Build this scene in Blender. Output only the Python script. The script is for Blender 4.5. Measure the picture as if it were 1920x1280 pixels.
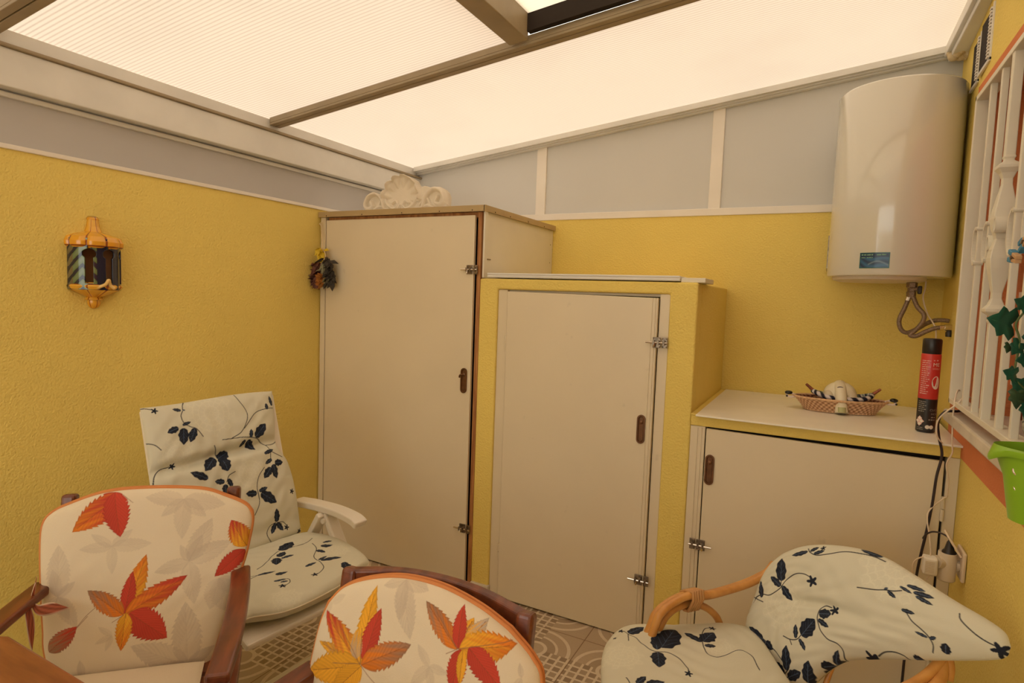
import bpy, bmesh, math, random
import numpy as np
from mathutils import Vector, Matrix, noise

for o in list(bpy.data.objects):
    bpy.data.objects.remove(o)
scn = bpy.context.scene
COL = scn.collection
rnd = random.Random(7)

# ------------------------------------------------------------------ camera
cam_d = bpy.data.cameras.new('camera')
cam_d.sensor_fit = 'HORIZONTAL'; cam_d.sensor_width = 36; cam_d.lens = 21.03
cam_d.clip_start = .02
cam = bpy.data.objects.new('camera', cam_d); COL.objects.link(cam)
RX = Vector((0.88699, 0.45984, 0.03539)); RX.normalize()      # image right
FW = Vector((-0.4567, 0.8866, -0.0743)); FW = (FW-RX*FW.dot(RX)).normalized()
UP = RX.cross(FW)
cam.matrix_world = Matrix(((RX.x, UP.x, -FW.x, 0), (RX.y, UP.y, -FW.y, 0), (RX.z, UP.z, -FW.z, 1.40), (0, 0, 0, 1)))
scn.camera = cam

# ------------------------------------------------------------------ light: bright overcast sky over the translucent roof
w = bpy.data.worlds.new('sky'); scn.world = w; w.use_nodes = True
bg = w.node_tree.nodes['Background']
bg.inputs[0].default_value = (1.0, .985, .89, 1); bg.inputs[1].default_value = 2.65
sun_d = bpy.data.lights.new('sun', 'SUN'); sun_d.energy = 2.6; sun_d.angle = math.radians(12); sun_d.color = (1, .93, .82)
sun = bpy.data.objects.new('sun', sun_d); COL.objects.link(sun)
sun.rotation_euler = (math.radians(12), math.radians(-10), 0)
vs = scn.view_settings
vs.view_transform = 'Standard'; vs.look = 'None'; vs.gamma = 1; vs.use_curve_mapping = False
vs.exposure = 0.0

# ------------------------------------------------------------------ node helpers
class X:
    """a socket with arithmetic, builds Math nodes"""
    def __init__(s, nt, v): s.nt = nt; s.v = v
    def op(s, k, *o):
        n = s.nt.nodes.new('ShaderNodeMath'); n.operation = k
        for i, q in enumerate((s,)+o):
            if isinstance(q, X): s.nt.links.new(q.v, n.inputs[i])
            else: n.inputs[i].default_value = q
        return X(s.nt, n.outputs[0])
    def __add__(s, o): return s.op('ADD', o)
    def __sub__(s, o): return s.op('SUBTRACT', o)
    def __mul__(s, o): return s.op('MULTIPLY', o)
    def __truediv__(s, o): return s.op('DIVIDE', o)
    def lt(s, o): return s.op('LESS_THAN', o)
    def gt(s, o): return s.op('GREATER_THAN', o)
    def mx(s, o): return s.op('MAXIMUM', o)
    def mn(s, o): return s.op('MINIMUM', o)
    def floor(s): return s.op('FLOOR')
    def fract(s): return s.op('FRACT')
    def abs(s): return s.op('ABSOLUTE')
    def sqrt(s): return s.op('SQRT')
    def sin(s): return s.op('SINE')
    def mod(s, o): return s.op('FLOORED_MODULO', o)

def mixc(nt, fac, a, b):
    n = nt.nodes.new('ShaderNodeMix'); n.data_type = 'RGBA'
    for i, q in ((0, fac), (6, a), (7, b)):
        if isinstance(q, X): nt.links.new(q.v, n.inputs[i])
        elif hasattr(q, 'links'): nt.links.new(q, n.inputs[i])
        elif i == 0: n.inputs[i].default_value = q
        else: n.inputs[i].default_value = (*q, 1)
    return n.outputs[2]

def mat(name, col,  rough=.6, metal=0, spec=.5, vary=0, vscale=3, bump=0, bscale=60, coat=0, detail=4, stretch=None, col2=None, trans=0, smudge=0):
    m = bpy.data.materials.new(name); m.use_nodes = True
    nt = m.node_tree; b = nt.nodes['Principled BSDF']
    b.inputs['Roughness'].default_value = rough; b.inputs['Metallic'].default_value = metal
    b.inputs['Specular IOR Level'].default_value = spec; b.inputs['Coat Weight'].default_value = coat
    b.inputs['Coat Roughness'].default_value = .08
    b.inputs['Base Color'].default_value = (*col, 1)
    if trans: b.inputs['Transmission Weight'].default_value = trans
    tc = nt.nodes.new('ShaderNodeTexCoord'); src = tc.outputs['Object']
    if stretch:
        mp = nt.nodes.new('ShaderNodeMapping'); mp.inputs['Scale'].default_value = stretch
        nt.links.new(src, mp.inputs[0]); src = mp.outputs[0]
    if vary or col2:
        n = nt.nodes.new('ShaderNodeTexNoise'); n.inputs['Scale'].default_value = vscale; n.inputs['Detail'].default_value = detail
        nt.links.new(src, n.inputs['Vector'])
        f = X(nt, n.outputs[0])
        f = ((f-.35)*3.2).mx(0).mn(1)
        c2 = col2 or tuple(c*(1-vary) for c in col)
        nt.links.new(mixc(nt, f, col, c2), b.inputs['Base Color'])
    if smudge:           # small grubby marks on the paint
        n = nt.nodes.new('ShaderNodeTexNoise'); n.inputs['Scale'].default_value = 11; n.inputs['Detail'].default_value = 3
        nt.links.new(src, n.inputs['Vector']); f = ((X(nt, n.outputs[0])-.70)*9).mx(0).mn(1)*smudge
        old = b.inputs['Base Color'].links[0].from_socket
        nt.links.new(mixc(nt, f, old, tuple(c*.55 for c in col)), b.inputs['Base Color'])
    if bump:
        n = nt.nodes.new('ShaderNodeTexNoise'); n.inputs['Scale'].default_value = bscale; n.inputs['Detail'].default_value = 5
        nt.links.new(src, n.inputs['Vector'])
        bp = nt.nodes.new('ShaderNodeBump'); bp.inputs['Strength'].default_value = 1; bp.inputs['Distance'].default_value = bump
        nt.links.new(n.outputs[0], bp.inputs['Height']); nt.links.new(bp.outputs[0], b.inputs['Normal'])
    return m

def paint_mat(name, rough=.85, bump=.0006, bscale=500, coat=0):
    m = mat(name, (1, 1, 1), rough, bump=bump, bscale=bscale, coat=coat, spec=.3)
    nt = m.node_tree; a = nt.nodes.new('ShaderNodeVertexColor'); a.layer_name = 'Col'
    nt.links.new(a.outputs[0], nt.nodes['Principled BSDF'].inputs['Base Color'])
    return m

M = {}
M['yellow'] = mat('yellow_plaster', (.89, .685, .185), .9, vary=.08, vscale=1.6, bump=.004, bscale=130, spec=.2)
M['orange'] = mat('orange_plaster', (.76, .25, .10), .9, vary=.1, vscale=4, bump=.003, bscale=150, spec=.2)
M['white_paint'] = mat('white_paint', (.78, .72, .58), .45, vary=.05, vscale=4, bump=.0008, bscale=25)
M['door_paint'] = mat('door_paint', (.78, .67, .475), .4, vary=.05, vscale=2.2, bump=.0012, bscale=14, smudge=.5)
M['alu'] = mat('cream_aluminium', (.80, .78, .72), .4, vary=.1, vscale=5, spec=.5)
M['alu_dark'] = mat('tan_aluminium', (.36, .28, .17), .45, vary=.15, vscale=8)
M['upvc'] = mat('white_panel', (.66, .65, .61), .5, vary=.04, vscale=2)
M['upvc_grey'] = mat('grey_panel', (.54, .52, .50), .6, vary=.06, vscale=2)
M['trimwhite'] = mat('white_trim', (.86, .80, .70), .45, vary=.04, vscale=6)
M['tan_edge'] = mat('tan_edging', (.50, .36, .17), .5, vary=.1, vscale=9)
M['pine'] = mat('pine_wood', (.50, .23, .07), .6, col2=(.30, .11, .03), vscale=6, stretch=(12, 12, 1))
M['dark'] = mat('dark_gap', (.02, .012, .008), .9)
M['steel'] = mat('worn_steel', (.33, .26, .19), .35, metal=.9, vary=.5, vscale=60)
M['bronze'] = mat('bronze', (.19, .085, .035), .35, metal=.6, vary=.3, vscale=40)
M['chrome'] = mat('chrome', (.7, .62, .52), .2, metal=1)
M['laminate'] = mat('cream_laminate', (.93, .88, .75), .35, vary=.05, vscale=7)
M['plaster_cast'] = mat('white_plaster_cast', (.78, .69, .54), .8, vary=.05, vscale=12, bump=.001, bscale=90)
M['enamel'] = mat('cream_enamel', (.70, .67, .57), .16, spec=.6, coat=.6)
M['enamel_dim'] = mat('cream_plastic', (.72, .62, .48), .4)
M['black'] = mat('black_plastic', (.015, .012, .012), .35)
M['can_black'] = mat('black_printed_can', (.018, .017, .017), .3)
M['can_red'] = mat('red_printed_can', (.62, .045, .035), .3)
M['cable_white'] = mat('white_cable', (.80, .66, .50), .5)
M['cable_black'] = mat('black_cable', (.03, .018, .022), .5)
M['hose'] = mat('braided_hose', (.16, .10, .06), .45, metal=.4, col2=(.32, .23, .15), vscale=300)
M['wood'] = mat('varnished_wood', (.20, .050, .015), .36, col2=(.10, .022, .007), vscale=5, stretch=(9, 1.5, 9), coat=.3)
M['wood_table'] = mat('table_wood', (.30, .095, .028), .33, col2=(.19, .05, .014), vscale=5, stretch=(1.5, 10, 9), coat=.3)
M['resin'] = mat('white_resin', (.82, .76, .66), .35)
M['rattan'] = mat('rattan_cane', (.72, .36, .10), .38, col2=(.56, .24, .055), vscale=18, coat=.2)
M['bind'] = mat('rattan_binding', (.58, .30, .11), .55)
M['piping'] = mat('orange_piping', (.60, .22, .06), .7)
M['wicker'] = mat('pale_wicker', (.80, .50, .27), .7, vary=.3, vscale=90)
M['wicker_dark'] = mat('dark_wicker', (.20, .06, .03), .7, col2=(.55, .33, .2), vscale=120)
M['lime'] = mat('lime_plastic', (.24, .45, .02), .35, spec=.5)
M['blue'] = mat('blue_plastic', (.03, .14, .32), .4)
M['pegblue'] = mat('blue_peg', (.05, .22, .36), .6)
M['pegwood'] = mat('peg_wood', (.55, .32, .15), .7)
M['stone'] = mat('marble_sill', (.74, .66, .54), .3, vary=.15, vscale=12)
M['shut'] = mat('red_brown_shutter', (.22, .05, .02), .6)
M['foam'] = mat('expanding_foam', (.62, .50, .30), .9, bump=.006, bscale=60)
M['ivy_vein'] = mat('ivy_vein', (.10, .30, .17), .5)
M['stem'] = mat('plant_stem', (.12, .16, .05), .7)

# translucent roof sheet: multiwall polycarbonate with fine flutes running down the slope
def roof_mat(name, tint, flute, dirt):
    m = bpy.data.materials.new(name); m.use_nodes = True; nt = m.node_tree
    nt.nodes.clear(); out = nt.nodes.new('ShaderNodeOutputMaterial')
    tc = nt.nodes.new('ShaderNodeTexCoord'); sp = nt.nodes.new('ShaderNodeSeparateXYZ'); nt.links.new(tc.outputs['Object'], sp.inputs[0])
    y = X(nt, sp.outputs[1])
    f = ((y*(2*math.pi/.0165)).sin()*.5+.5); f = f*f*f
    n = nt.nodes.new('ShaderNodeTexNoise'); n.inputs['Scale'].default_value = 2.2; n.inputs['Detail'].default_value = 6
    nt.links.new(tc.outputs['Object'], n.inputs['Vector'])
    g = ((X(nt, n.outputs[0])-.5)*2.4).mx(0).mn(1)*dirt
    n2 = nt.nodes.new('ShaderNodeTexNoise'); n2.inputs['Scale'].default_value = 38; n2.inputs['Detail'].default_value = 2
    nt.links.new(tc.outputs['Object'], n2.inputs['Vector'])
    sk = ((X(nt, n2.outputs[0])-.72)*12).mx(0).mn(1)*dirt
    c = mixc(nt, (f*flute+g+sk).mn(1), tint, tuple(q*.55 for q in tint))
    t = nt.nodes.new('ShaderNodeBsdfTranslucent'); nt.links.new(c, t.inputs[0])
    d = nt.nodes.new('ShaderNodeBsdfDiffuse'); d.inputs[0].default_value = (.8, .74, .62, 1)
    mx = nt.nodes.new('ShaderNodeMixShader'); mx.inputs[0].default_value = .3
    nt.links.new(t.outputs[0], mx.inputs[1]); nt.links.new(d.outputs[0], mx.inputs[2]); nt.links.new(mx.outputs[0], out.inputs[0])
    return m
M['roof'] = roof_mat('fluted_roof_sheet', (.78, .70, .635), .60, .12)
M['roof_sky'] = roof_mat('skylight_sheet', (.88, .80, .70), .10, .5)

# patterned floor tile (mirrored on every other tile)
def tile_mat():
    m = mat('patterned_floor_tile', (.6, .5, .4), .3, spec=.45); nt = m.node_tree; b = nt.nodes['Principled BSDF']
    tc = nt.nodes.new('ShaderNodeTexCoord'); sp = nt.nodes.new('ShaderNodeSeparateXYZ'); nt.links.new(tc.outputs['Object'], sp.inputs[0])
    T = .312
    gx = (X(nt, sp.outputs[0])+.78+20*T)/T; gy = (X(nt, sp.outputs[1])-2.264+20*T)/T
    par = (gx.floor()+gy.floor()).mod(2)               # 0/1 checker
    u = gx.fract()-.5; v = gy.fract()-.5
    par2 = par*2-1
    # base tile has the corner (-.78,2.264) at its +x+y corner
    a = u*par2*-1.0
    edge = u.abs().mx(v.abs()).gt(.494)
    r = (u*u+v*v).sqrt()
    arcq = (a*v).gt(0)                                  # quadrants with arcs
    ring = lambda lo, hi: r.gt(lo)*r.lt(hi)
    light = ring(.12, .165)
    al = ring(.27, .305).mx(ring(.42, .465))
    adark = ring(.165, .27)
    s = 1/.115
    cu = (u*s).fract(); cv = (v*s).fract()
    gl = (cu.lt(.26)).mx(cv.lt(.26))
    chk = ((u*s).floor()+(v*s).floor()).mod(2)
    n = nt.nodes.new('ShaderNodeTexNoise'); n.inputs['Scale'].default_value = 90; nt.links.new(tc.outputs['Object'], n.inputs['Vector'])
    nz = X(nt, n.outputs[0])
    base = (.49, .37, .25); lt = (.74, .62, .47); dk = (.30, .21, .135); md = (.40, .295, .195)
    arc_c = mixc(nt, adark, base, md); arc_c = mixc(nt, al, arc_c, lt)
    g_c = mixc(nt, chk, dk, md); g_c = mixc(nt, gl, g_c, lt)
    inq = ring(.165, .9)
    c = mixc(nt, arcq, g_c, arc_c)
    c = mixc(nt, inq, base, c)
    c = mixc(nt, light, c, lt)
    c = mixc(nt, nz*.25, c, (.3, .22, .14))
    c = mixc(nt, edge, c, (.22, .13, .07))
    nt.links.new(c, b.inputs['Base Color'])
    return m
M['tile'] = tile_mat()

# ------------------------------------------------------------------ mesh helpers
def new_obj(name, me, m, parent=None):
    o = bpy.data.objects.new(name, me); COL.objects.link(o)
    if m is not None: me.materials.append(m)
    if parent is not None: o.parent = parent
    return o

def islands(bm):
    bm.verts.index_update(); left = set(bm.verts); out = []
    while left:
        st = [left.pop()]; isl = set(st)
        while st:
            for e in st.pop().link_edges:
                for q in e.verts:
                    if q not in isl: isl.add(q); st.append(q)
        left -= isl; out.append(isl)
    return out

def obj(name, bm, m, parent=None, smooth=False, world=False, bevel=0, seg=2, loose=False):
    if loose:            # every separate piece becomes a part of its own
        r = None
        for isl in islands(bm):
            b2 = bmesh.new(); mp = {}
            for v in isl: mp[v] = b2.verts.new(v.co)
            for f in {f for v in isl for f in v.link_faces}: b2.faces.new([mp[v] for v in f.verts])
            r = obj(name, b2, m, parent, smooth, world, bevel, seg)
        bm.free(); return r
    bmesh.ops.recalc_face_normals(bm, faces=bm.faces[:])
    me = bpy.data.meshes.new(name); bm.to_mesh(me); bm.free()
    if smooth:
        me.polygons.foreach_set('use_smooth', [True]*len(me.polygons))
        if smooth != 'all': 
            try: me.set_sharp_from_angle(angle=math.radians(40))
            except Exception: pass
    o = new_obj(name, me, m, parent)
    if world and parent is not None:
        if parent.type == 'EMPTY': o.matrix_parent_inverse = Matrix.Translation(parent.location).inverted()
        # a mesh built in world coordinates already cancels its root's offset
    if bevel:
        bv = o.modifiers.new('bevel', 'BEVEL'); bv.width = bevel; bv.segments = seg; bv.limit_method = 'ANGLE'; bv.angle_limit = math.radians(40)
        bv.harden_normals = False
    return o

def thing(name, label, cat, loc=(0, 0, 0), rotz=0, group=None):
    o = bpy.data.objects.new(name, None); COL.objects.link(o)
    o.location = loc; o.rotation_euler = (0, 0, rotz); o.empty_display_size = .05
    o['label'] = label; o['category'] = cat
    if group: o['group'] = group
    return o

def tag(o, label, cat, group=None):
    o['label'] = label; o['category'] = cat
    if group: o['group'] = group
    return o

def struct(name, bm, m, parent=None, **k):
    o = obj(name, bm, m, parent, **k)
    if parent is None: o['kind'] = 'structure'
    return o

def B(*boxes):
    """boxes given as (x0,x1,y0,y1,z0,z1)"""
    bm = bmesh.new()
    for b in boxes: add_box(bm, *b)
    return bm

def add_box(bm, x0, x1, y0, y1, z0, z1, M4=None):
    vs_ = [bm.verts.new((x, y, z)) for z in (z0, z1) for y in (y0, y1) for x in (x0, x1)]
    for f in ((0, 1, 3, 2), (4, 6, 7, 5), (0, 4, 5, 1), (2, 3, 7, 6), (0, 2, 6, 4), (1, 5, 7, 3)):
        bm.faces.new([vs_[i] for i in f])
    if M4 is not None: bmesh.ops.transform(bm, matrix=M4, verts=vs_)
    return vs_

def add_prism(bm, pts, a0, a1, axis='z'):
    """polygon pts (2D) extruded along an axis"""
    def P(p, a):
        return {'z': (p[0], p[1], a), 'y': (p[0], a, p[1]), 'x': (a, p[0], p[1])}[axis]
    lo = [bm.verts.new(P(p, a0)) for p in pts]; hi = [bm.verts.new(P(p, a1)) for p in pts]
    n = len(pts)
    bm.faces.new(lo); bm.faces.new(hi[::-1])
    for i in range(n): bm.faces.new((lo[i], hi[i], hi[(i+1) % n], lo[(i+1) % n]))

def crom(pts, n=8):
    p = [Vector(q) for q in pts]
    if len(p) < 3: return p
    q = [2*p[0]-p[1]]+p+[2*p[-1]-p[-2]]
    out = []
    for i in range(1, len(q)-2):
        a, b, c, d = q[i-1], q[i], q[i+1], q[i+2]
        for j in range(n):
            t = j/n
            out.append(.5*((2*b)+(c-a)*t+(2*a-5*b+4*c-d)*t*t+(3*b-a-3*c+d)*t**3))
    out.append(p[-1]); return out

def add_tube(bm, pts, r, seg=10, smooth=True, closed=False):
    p = crom(pts) if smooth and len(pts) > 2 else [Vector(q) for q in pts]
    rs = r if callable(r) else (lambda t: r)
    n = len(p); rings = []; up = None
    for i in range(n):
        d = (p[min(i+1, n-1)]-p[max(i-1, 0)])
        if closed: d = p[(i+1) % n]-p[i-1]
        d = d.normalized() if d.length > 1e-9 else Vector((0, 0, 1))
        if up is None: up = d.orthogonal().normalized()
        up = (up-d*up.dot(d)).normalized(); s = d.cross(up)
        R_ = rs(i/(n-1))
        rings.append([bm.verts.new(p[i]+(up*math.cos(2*math.pi*k/seg)+s*math.sin(2*math.pi*k/seg))*R_) for k in range(seg)])
    for i in range(n-1 if not closed else n):
        a = rings[i]; b = rings[(i+1) % n]
        for k in range(seg): bm.faces.new((a[k], a[(k+1) % seg], b[(k+1) % seg], b[k]))
    if not closed:
        bm.faces.new(rings[0][::-1]); bm.faces.new(rings[-1])

def tube(pts, r, seg=10, smooth=True):
    bm = bmesh.new(); add_tube(bm, pts, r, seg, smooth); return bm

def add_lathe(bm, prof, c=(0, 0, 0), seg=32, axis=Vector((0, 0, 1)), cap=True, sx=1, sy=1):
    ax = Vector(axis).normalized(); q = Vector((0, 0, 1)).rotation_difference(ax)
    rings = []
    for r, z in prof:
        rings.append([bm.verts.new(Vector(c)+q @ Vector((r*sx*math.cos(2*math.pi*k/seg), r*sy*math.sin(2*math.pi*k/seg), z))) for k in range(seg)])
    for a, b in zip(rings[:-1], rings[1:]):
        for k in range(seg): bm.faces.new((a[k], a[(k+1) % seg], b[(k+1) % seg], b[k]))
    if cap:
        bm.faces.new(rings[0][::-1]); bm.faces.new(rings[-1])

def lathe(prof, c=(0, 0, 0), **k):
    bm = bmesh.new(); add_lathe(bm, prof, c, **k); return bm

def grid_mesh(name, grids, m, parent, cols=None, smooth=True):
    """grids: list of (nv,nu,3) arrays -> one mesh; cols: matching list of (nv,nu,3) colours"""
    V = []; F = []; C = []; off = 0
    for gi, G in enumerate(grids):
        nv, nu = G.shape[:2]
        V.append(G.reshape(-1, 3))
        idx = np.arange(nv*nu).reshape(nv, nu)+off
        q = np.stack([idx[:-1, :-1], idx[:-1, 1:], idx[1:, 1:], idx[1:, :-1]], -1).reshape(-1, 4)
        if gi % 2: q = q[:, ::-1]
        F.append(q)
        C.append(cols[gi].reshape(-1, 3) if cols else None)
        off += nv*nu
    V = np.vstack(V).astype(np.float32); F = np.vstack(F).astype(np.int32)
    me = bpy.data.meshes.new(name)
    me.vertices.add(len(V)); me.vertices.foreach_set('co', V.ravel())
    me.loops.add(F.size); me.loops.foreach_set('vertex_index', F.ravel())
    me.polygons.add(len(F)); me.polygons.foreach_set('loop_start', np.arange(0, F.size, 4, dtype=np.int32))
    try: me.polygons.foreach_set('loop_total', np.full(len(F), 4, np.int32))
    except Exception: pass
    me.update(calc_edges=True)
    if smooth: me.polygons.foreach_set('use_smooth', np.ones(len(F), bool))
    if cols:
        at = me.color_attributes.new('Col', 'FLOAT_COLOR', 'POINT')
        c4 = np.ones((len(V), 4), np.float32); c4[:, :3] = np.vstack(C); at.data.foreach_set('color', c4.ravel())
    me.validate()
    return new_obj(name, me, m, parent)

# ------------------------------------------------------------------ cushion faces and their printed patterns
def resample(pts, n):
    p = np.array(pts, float)
    # Catmull-Rom densify then arc-length resample
    if len(p) > 2:
        q = np.vstack([2*p[0]-p[1], p, 2*p[-1]-p[-2]])
        out = []
        for i in range(1, len(q)-2):
            t = np.linspace(0, 1, 12, endpoint=False)[:, None]
            a, b, c, d = q[i-1], q[i], q[i+1], q[i+2]
            out.append(.5*((2*b)+(-a+c)*t+(2*a-5*b+4*c-d)*t**2+(-a+3*b-3*c+d)*t**3))
        out.append(p[-1:]); p = np.vstack(out)
    s = np.r_[0, np.cumsum(np.linalg.norm(np.diff(p, axis=0), axis=1))]
    u = np.linspace(0, s[-1], n)
    return np.stack([np.interp(u, s, p[:, k]) for k in range(p.shape[1])], 1)

def panel_grid(P, nu, nv):
    """cushion face: Coons patch over four border curves, puffed along its normal.
    returns front (nv,nu,3) and back (nv,nu,3), v=0 bottom, v=1 top"""
    b = resample(P['bottom'], nu); t = resample(P['top'], nu)
    l = resample(P['left'], nv); r = resample(P['right'], nv)
    u = np.linspace(0, 1, nu)[None, :, None]; v = np.linspace(0, 1, nv)[:, None, None]
    S = (1-v)*b[None]+v*t[None]+(1-u)*l[:, None]+u*r[:, None] \
        - ((1-u)*(1-v)*b[0]+u*(1-v)*b[-1]+(1-u)*v*t[0]+u*v*t[-1])
    n = np.array(P['normal'], float); n /= np.linalg.norm(n)
    U = u[..., 0]; V = v[..., 0]
    e = (np.clip(1-(2*U-1)**6, 0, 1)*np.clip(1-(2*V-1)**6, 0, 1))**.5
    h = P['puff']*e
    for (ua, va, ub, vb, dep, wid) in P.get('folds', []):
        ax, ay = ub-ua, vb-va; L = ax*ax+ay*ay
        tt = np.clip(((U-ua)*ax+(V-va)*ay)/L, 0, 1)
        d2 = (U-ua-tt*ax)**2+(V-va-tt*ay)**2
        h = h-dep*np.exp(-d2/wid**2)*e
    for (cu, cv, amp, wu, wv) in P.get('swells', []):
        h = h+amp*np.exp(-((U-cu)/wu)**2-((V-cv)/wv)**2)*e
    w = P.get('wrinkle', 0)
    if w:
        h = h+w*e*(np.sin(31*U+9*np.sin(5*V+1))*np.sin(13*V+4*np.sin(7*U))+.6*np.sin(57*V+6*np.sin(9*U+2)))
    bend = P.get('bend', (0, 0, 0)); S = S+(U*0+np.clip(V-bend[2], 0, 1)**2)[..., None]*0
    S = S-n*(bend[0]*np.clip((V-bend[1])/(1-bend[1]+1e-6), 0, 1)**2)[..., None]
    S = S-n*(bend[2]*(np.clip((.35-V)/.35, 0, 1)**2))[..., None]
    front = S+n*h[..., None]
    back = S-n*(P['back']*e)[..., None]
    return front, back

PANELS = {'arm1_back': {'left': [[-0.18, 0.127, 0.31], [-0.22, 0.154, 0.44], [-0.228, 0.167, 0.5], [-0.236, 0.181, 0.568], [-0.245, 0.201, 0.663], [-0.249, 0.215, 0.728], [-0.248, 0.22, 0.754], [-0.244, 0.224, 0.771]],
               'right': [[0.15, 0.127, 0.31], [0.154, 0.13, 0.326], [0.173, 0.144, 0.39], [0.206, 0.169, 0.512], [0.226, 0.183, 0.578], [0.246, 0.197, 0.642], [0.258, 0.209, 0.702], [0.263, 0.217, 0.739],
                         [0.26, 0.222, 0.763]],
               'top': [[-0.244, 0.224, 0.771], [-0.232, 0.227, 0.786], [-0.201, 0.231, 0.804], [-0.11, 0.237, 0.834], [-0.005, 0.239, 0.84], [0.126, 0.237, 0.831], [0.195, 0.232, 0.807], [0.242, 0.227, 0.784],
                       [0.26, 0.222, 0.763]],
               'bottom': [[-0.18, 0.127, 0.31], [0, 0.127, 0.31], [0.15, 0.127, 0.31]],
               'normal': (0, -1, 0.21),
               'puff': 0.03,
               'back': 0.03,
               'wrinkle': 0.0006},
 'arm2_back': {'left': [[-0.19, 0.136, 0.35], [-0.225, 0.159, 0.46], [-0.242, 0.183, 0.578], [-0.235, 0.206, 0.685], [-0.22, 0.218, 0.744]],
               'right': [[0.19, 0.136, 0.35], [0.235, 0.157, 0.45], [0.262, 0.184, 0.58], [0.262, 0.21, 0.707], [0.241, 0.219, 0.746], [0.189, 0.227, 0.784]],
               'top': [[-0.22, 0.218, 0.744], [-0.183, 0.226, 0.783], [-0.121, 0.232, 0.811], [-0.046, 0.236, 0.828], [0.04, 0.236, 0.828], [0.124, 0.232, 0.81], [0.189, 0.227, 0.784]],
               'bottom': [[-0.19, 0.136, 0.35], [0, 0.136, 0.35], [0.19, 0.136, 0.35]],
               'normal': (0, -1, 0.21),
               'puff': 0.03,
               'back': 0.03,
               'wrinkle': 0.0006},
 'resin_back': {'left': [[-0.25, 0.18, 0.47], [-0.25, 0.22, 0.6], [-0.263, 0.269, 0.757], [-0.259, 0.292, 0.83], [-0.259, 0.318, 0.914], [-0.261, 0.344, 1.0]],
                'right': [[0.23, 0.183, 0.481], [0.233, 0.209, 0.564], [0.233, 0.237, 0.655], [0.221, 0.264, 0.742], [0.189, 0.285, 0.809], [0.203, 0.323, 0.931], [0.211, 0.346, 1.004]],
                'top': [[-0.261, 0.344, 1.0], [-0.148, 0.344, 1.0], [0.02, 0.347, 1.007], [0.123, 0.347, 1.008], [0.211, 0.346, 1.004]],
                'bottom': [[-0.25, 0.18, 0.47], [0, 0.18, 0.47], [0.23, 0.183, 0.481]],
                'normal': (0, -1, 0.31),
                'puff': 0.035,
                'back': 0.03,
                'wrinkle': 0.0018,
                'folds': [(0, 0.62, 1, 0.66, 0.03, 0.035), (0, 0.1, 1, 0.1, 0.01, 0.05)]},
 'resin_seat': {'left': [[-0.245, -0.23, 0.47], [-0.25, -0.1, 0.47], [-0.25, 0.19, 0.47]],
                'right': [[0.174, -0.22, 0.47], [0.244, -0.177, 0.47], [0.287, 0.018, 0.47], [0.258, 0.185, 0.47]],
                'top': [[-0.25, 0.19, 0.47], [0, 0.19, 0.47], [0.258, 0.185, 0.47]],
                'bottom': [[-0.245, -0.23, 0.47], [-0.215, -0.203, 0.47], [-0.133, -0.25, 0.47], [-0.033, -0.257, 0.47], [0.087, -0.243, 0.47], [0.174, -0.22, 0.47]],
                'normal': (0, 0, 1),
                'puff': 0.03,
                'back': 0.04,
                'wrinkle': 0.0012},
 'rattan_back': {'left': [[-0.235, 0.254, 0.432], [-0.231, 0.276, 0.493], [-0.232, 0.299, 0.556], [-0.224, 0.319, 0.613]],
                 'right': [[-0.005, 0.221, 0.34], [0.013, 0.25, 0.419], [0.063, 0.278, 0.497], [0.133, 0.295, 0.545], [0.262, 0.32, 0.614], [0.346, 0.337, 0.661], [0.376, 0.345, 0.684], [0.379, 0.353, 0.707]],
                 'top': [[-0.224, 0.319, 0.613], [-0.18, 0.343, 0.679], [-0.107, 0.361, 0.728], [-0.003, 0.373, 0.762], [0.083, 0.376, 0.771], [0.168, 0.372, 0.76], [0.257, 0.367, 0.745], [0.325, 0.364, 0.737],
                         [0.363, 0.361, 0.727], [0.379, 0.353, 0.707]],
                 'bottom': [[-0.235, 0.254, 0.432], [-0.165, 0.247, 0.412], [-0.095, 0.237, 0.384], [-0.005, 0.221, 0.34]],
                 'normal': (0, -1, 0.36),
                 'puff': 0.045,
                 'back': 0.035,
                 'wrinkle': 0.0015,
                 'folds': [(0.45, 0.45, 0.75, 0.62, 0.012, 0.04)]},
 'rattan_seat': {'left': [[0.001, -0.366, 0.44], [-0.136, -0.313, 0.44], [-0.261, -0.233, 0.44], [-0.329, -0.156, 0.44]],
                 'right': [[0.194, 0.017, 0.44], [0.048, 0.133, 0.44], [-0.049, 0.183, 0.44], [-0.211, 0.261, 0.44]],
                 'top': [[-0.329, -0.156, 0.44], [-0.344, -0.082, 0.44], [-0.304, 0.032, 0.44], [-0.265, 0.178, 0.44], [-0.211, 0.261, 0.44]],
                 'bottom': [[0.001, -0.366, 0.44], [0.083, -0.283, 0.44], [0.168, -0.14, 0.44], [0.194, 0.017, 0.44]],
                 'normal': (0, 0, 1),
                 'puff': 0.03,
                 'back': 0.045,
                 'wrinkle': 0.0016}}
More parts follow.
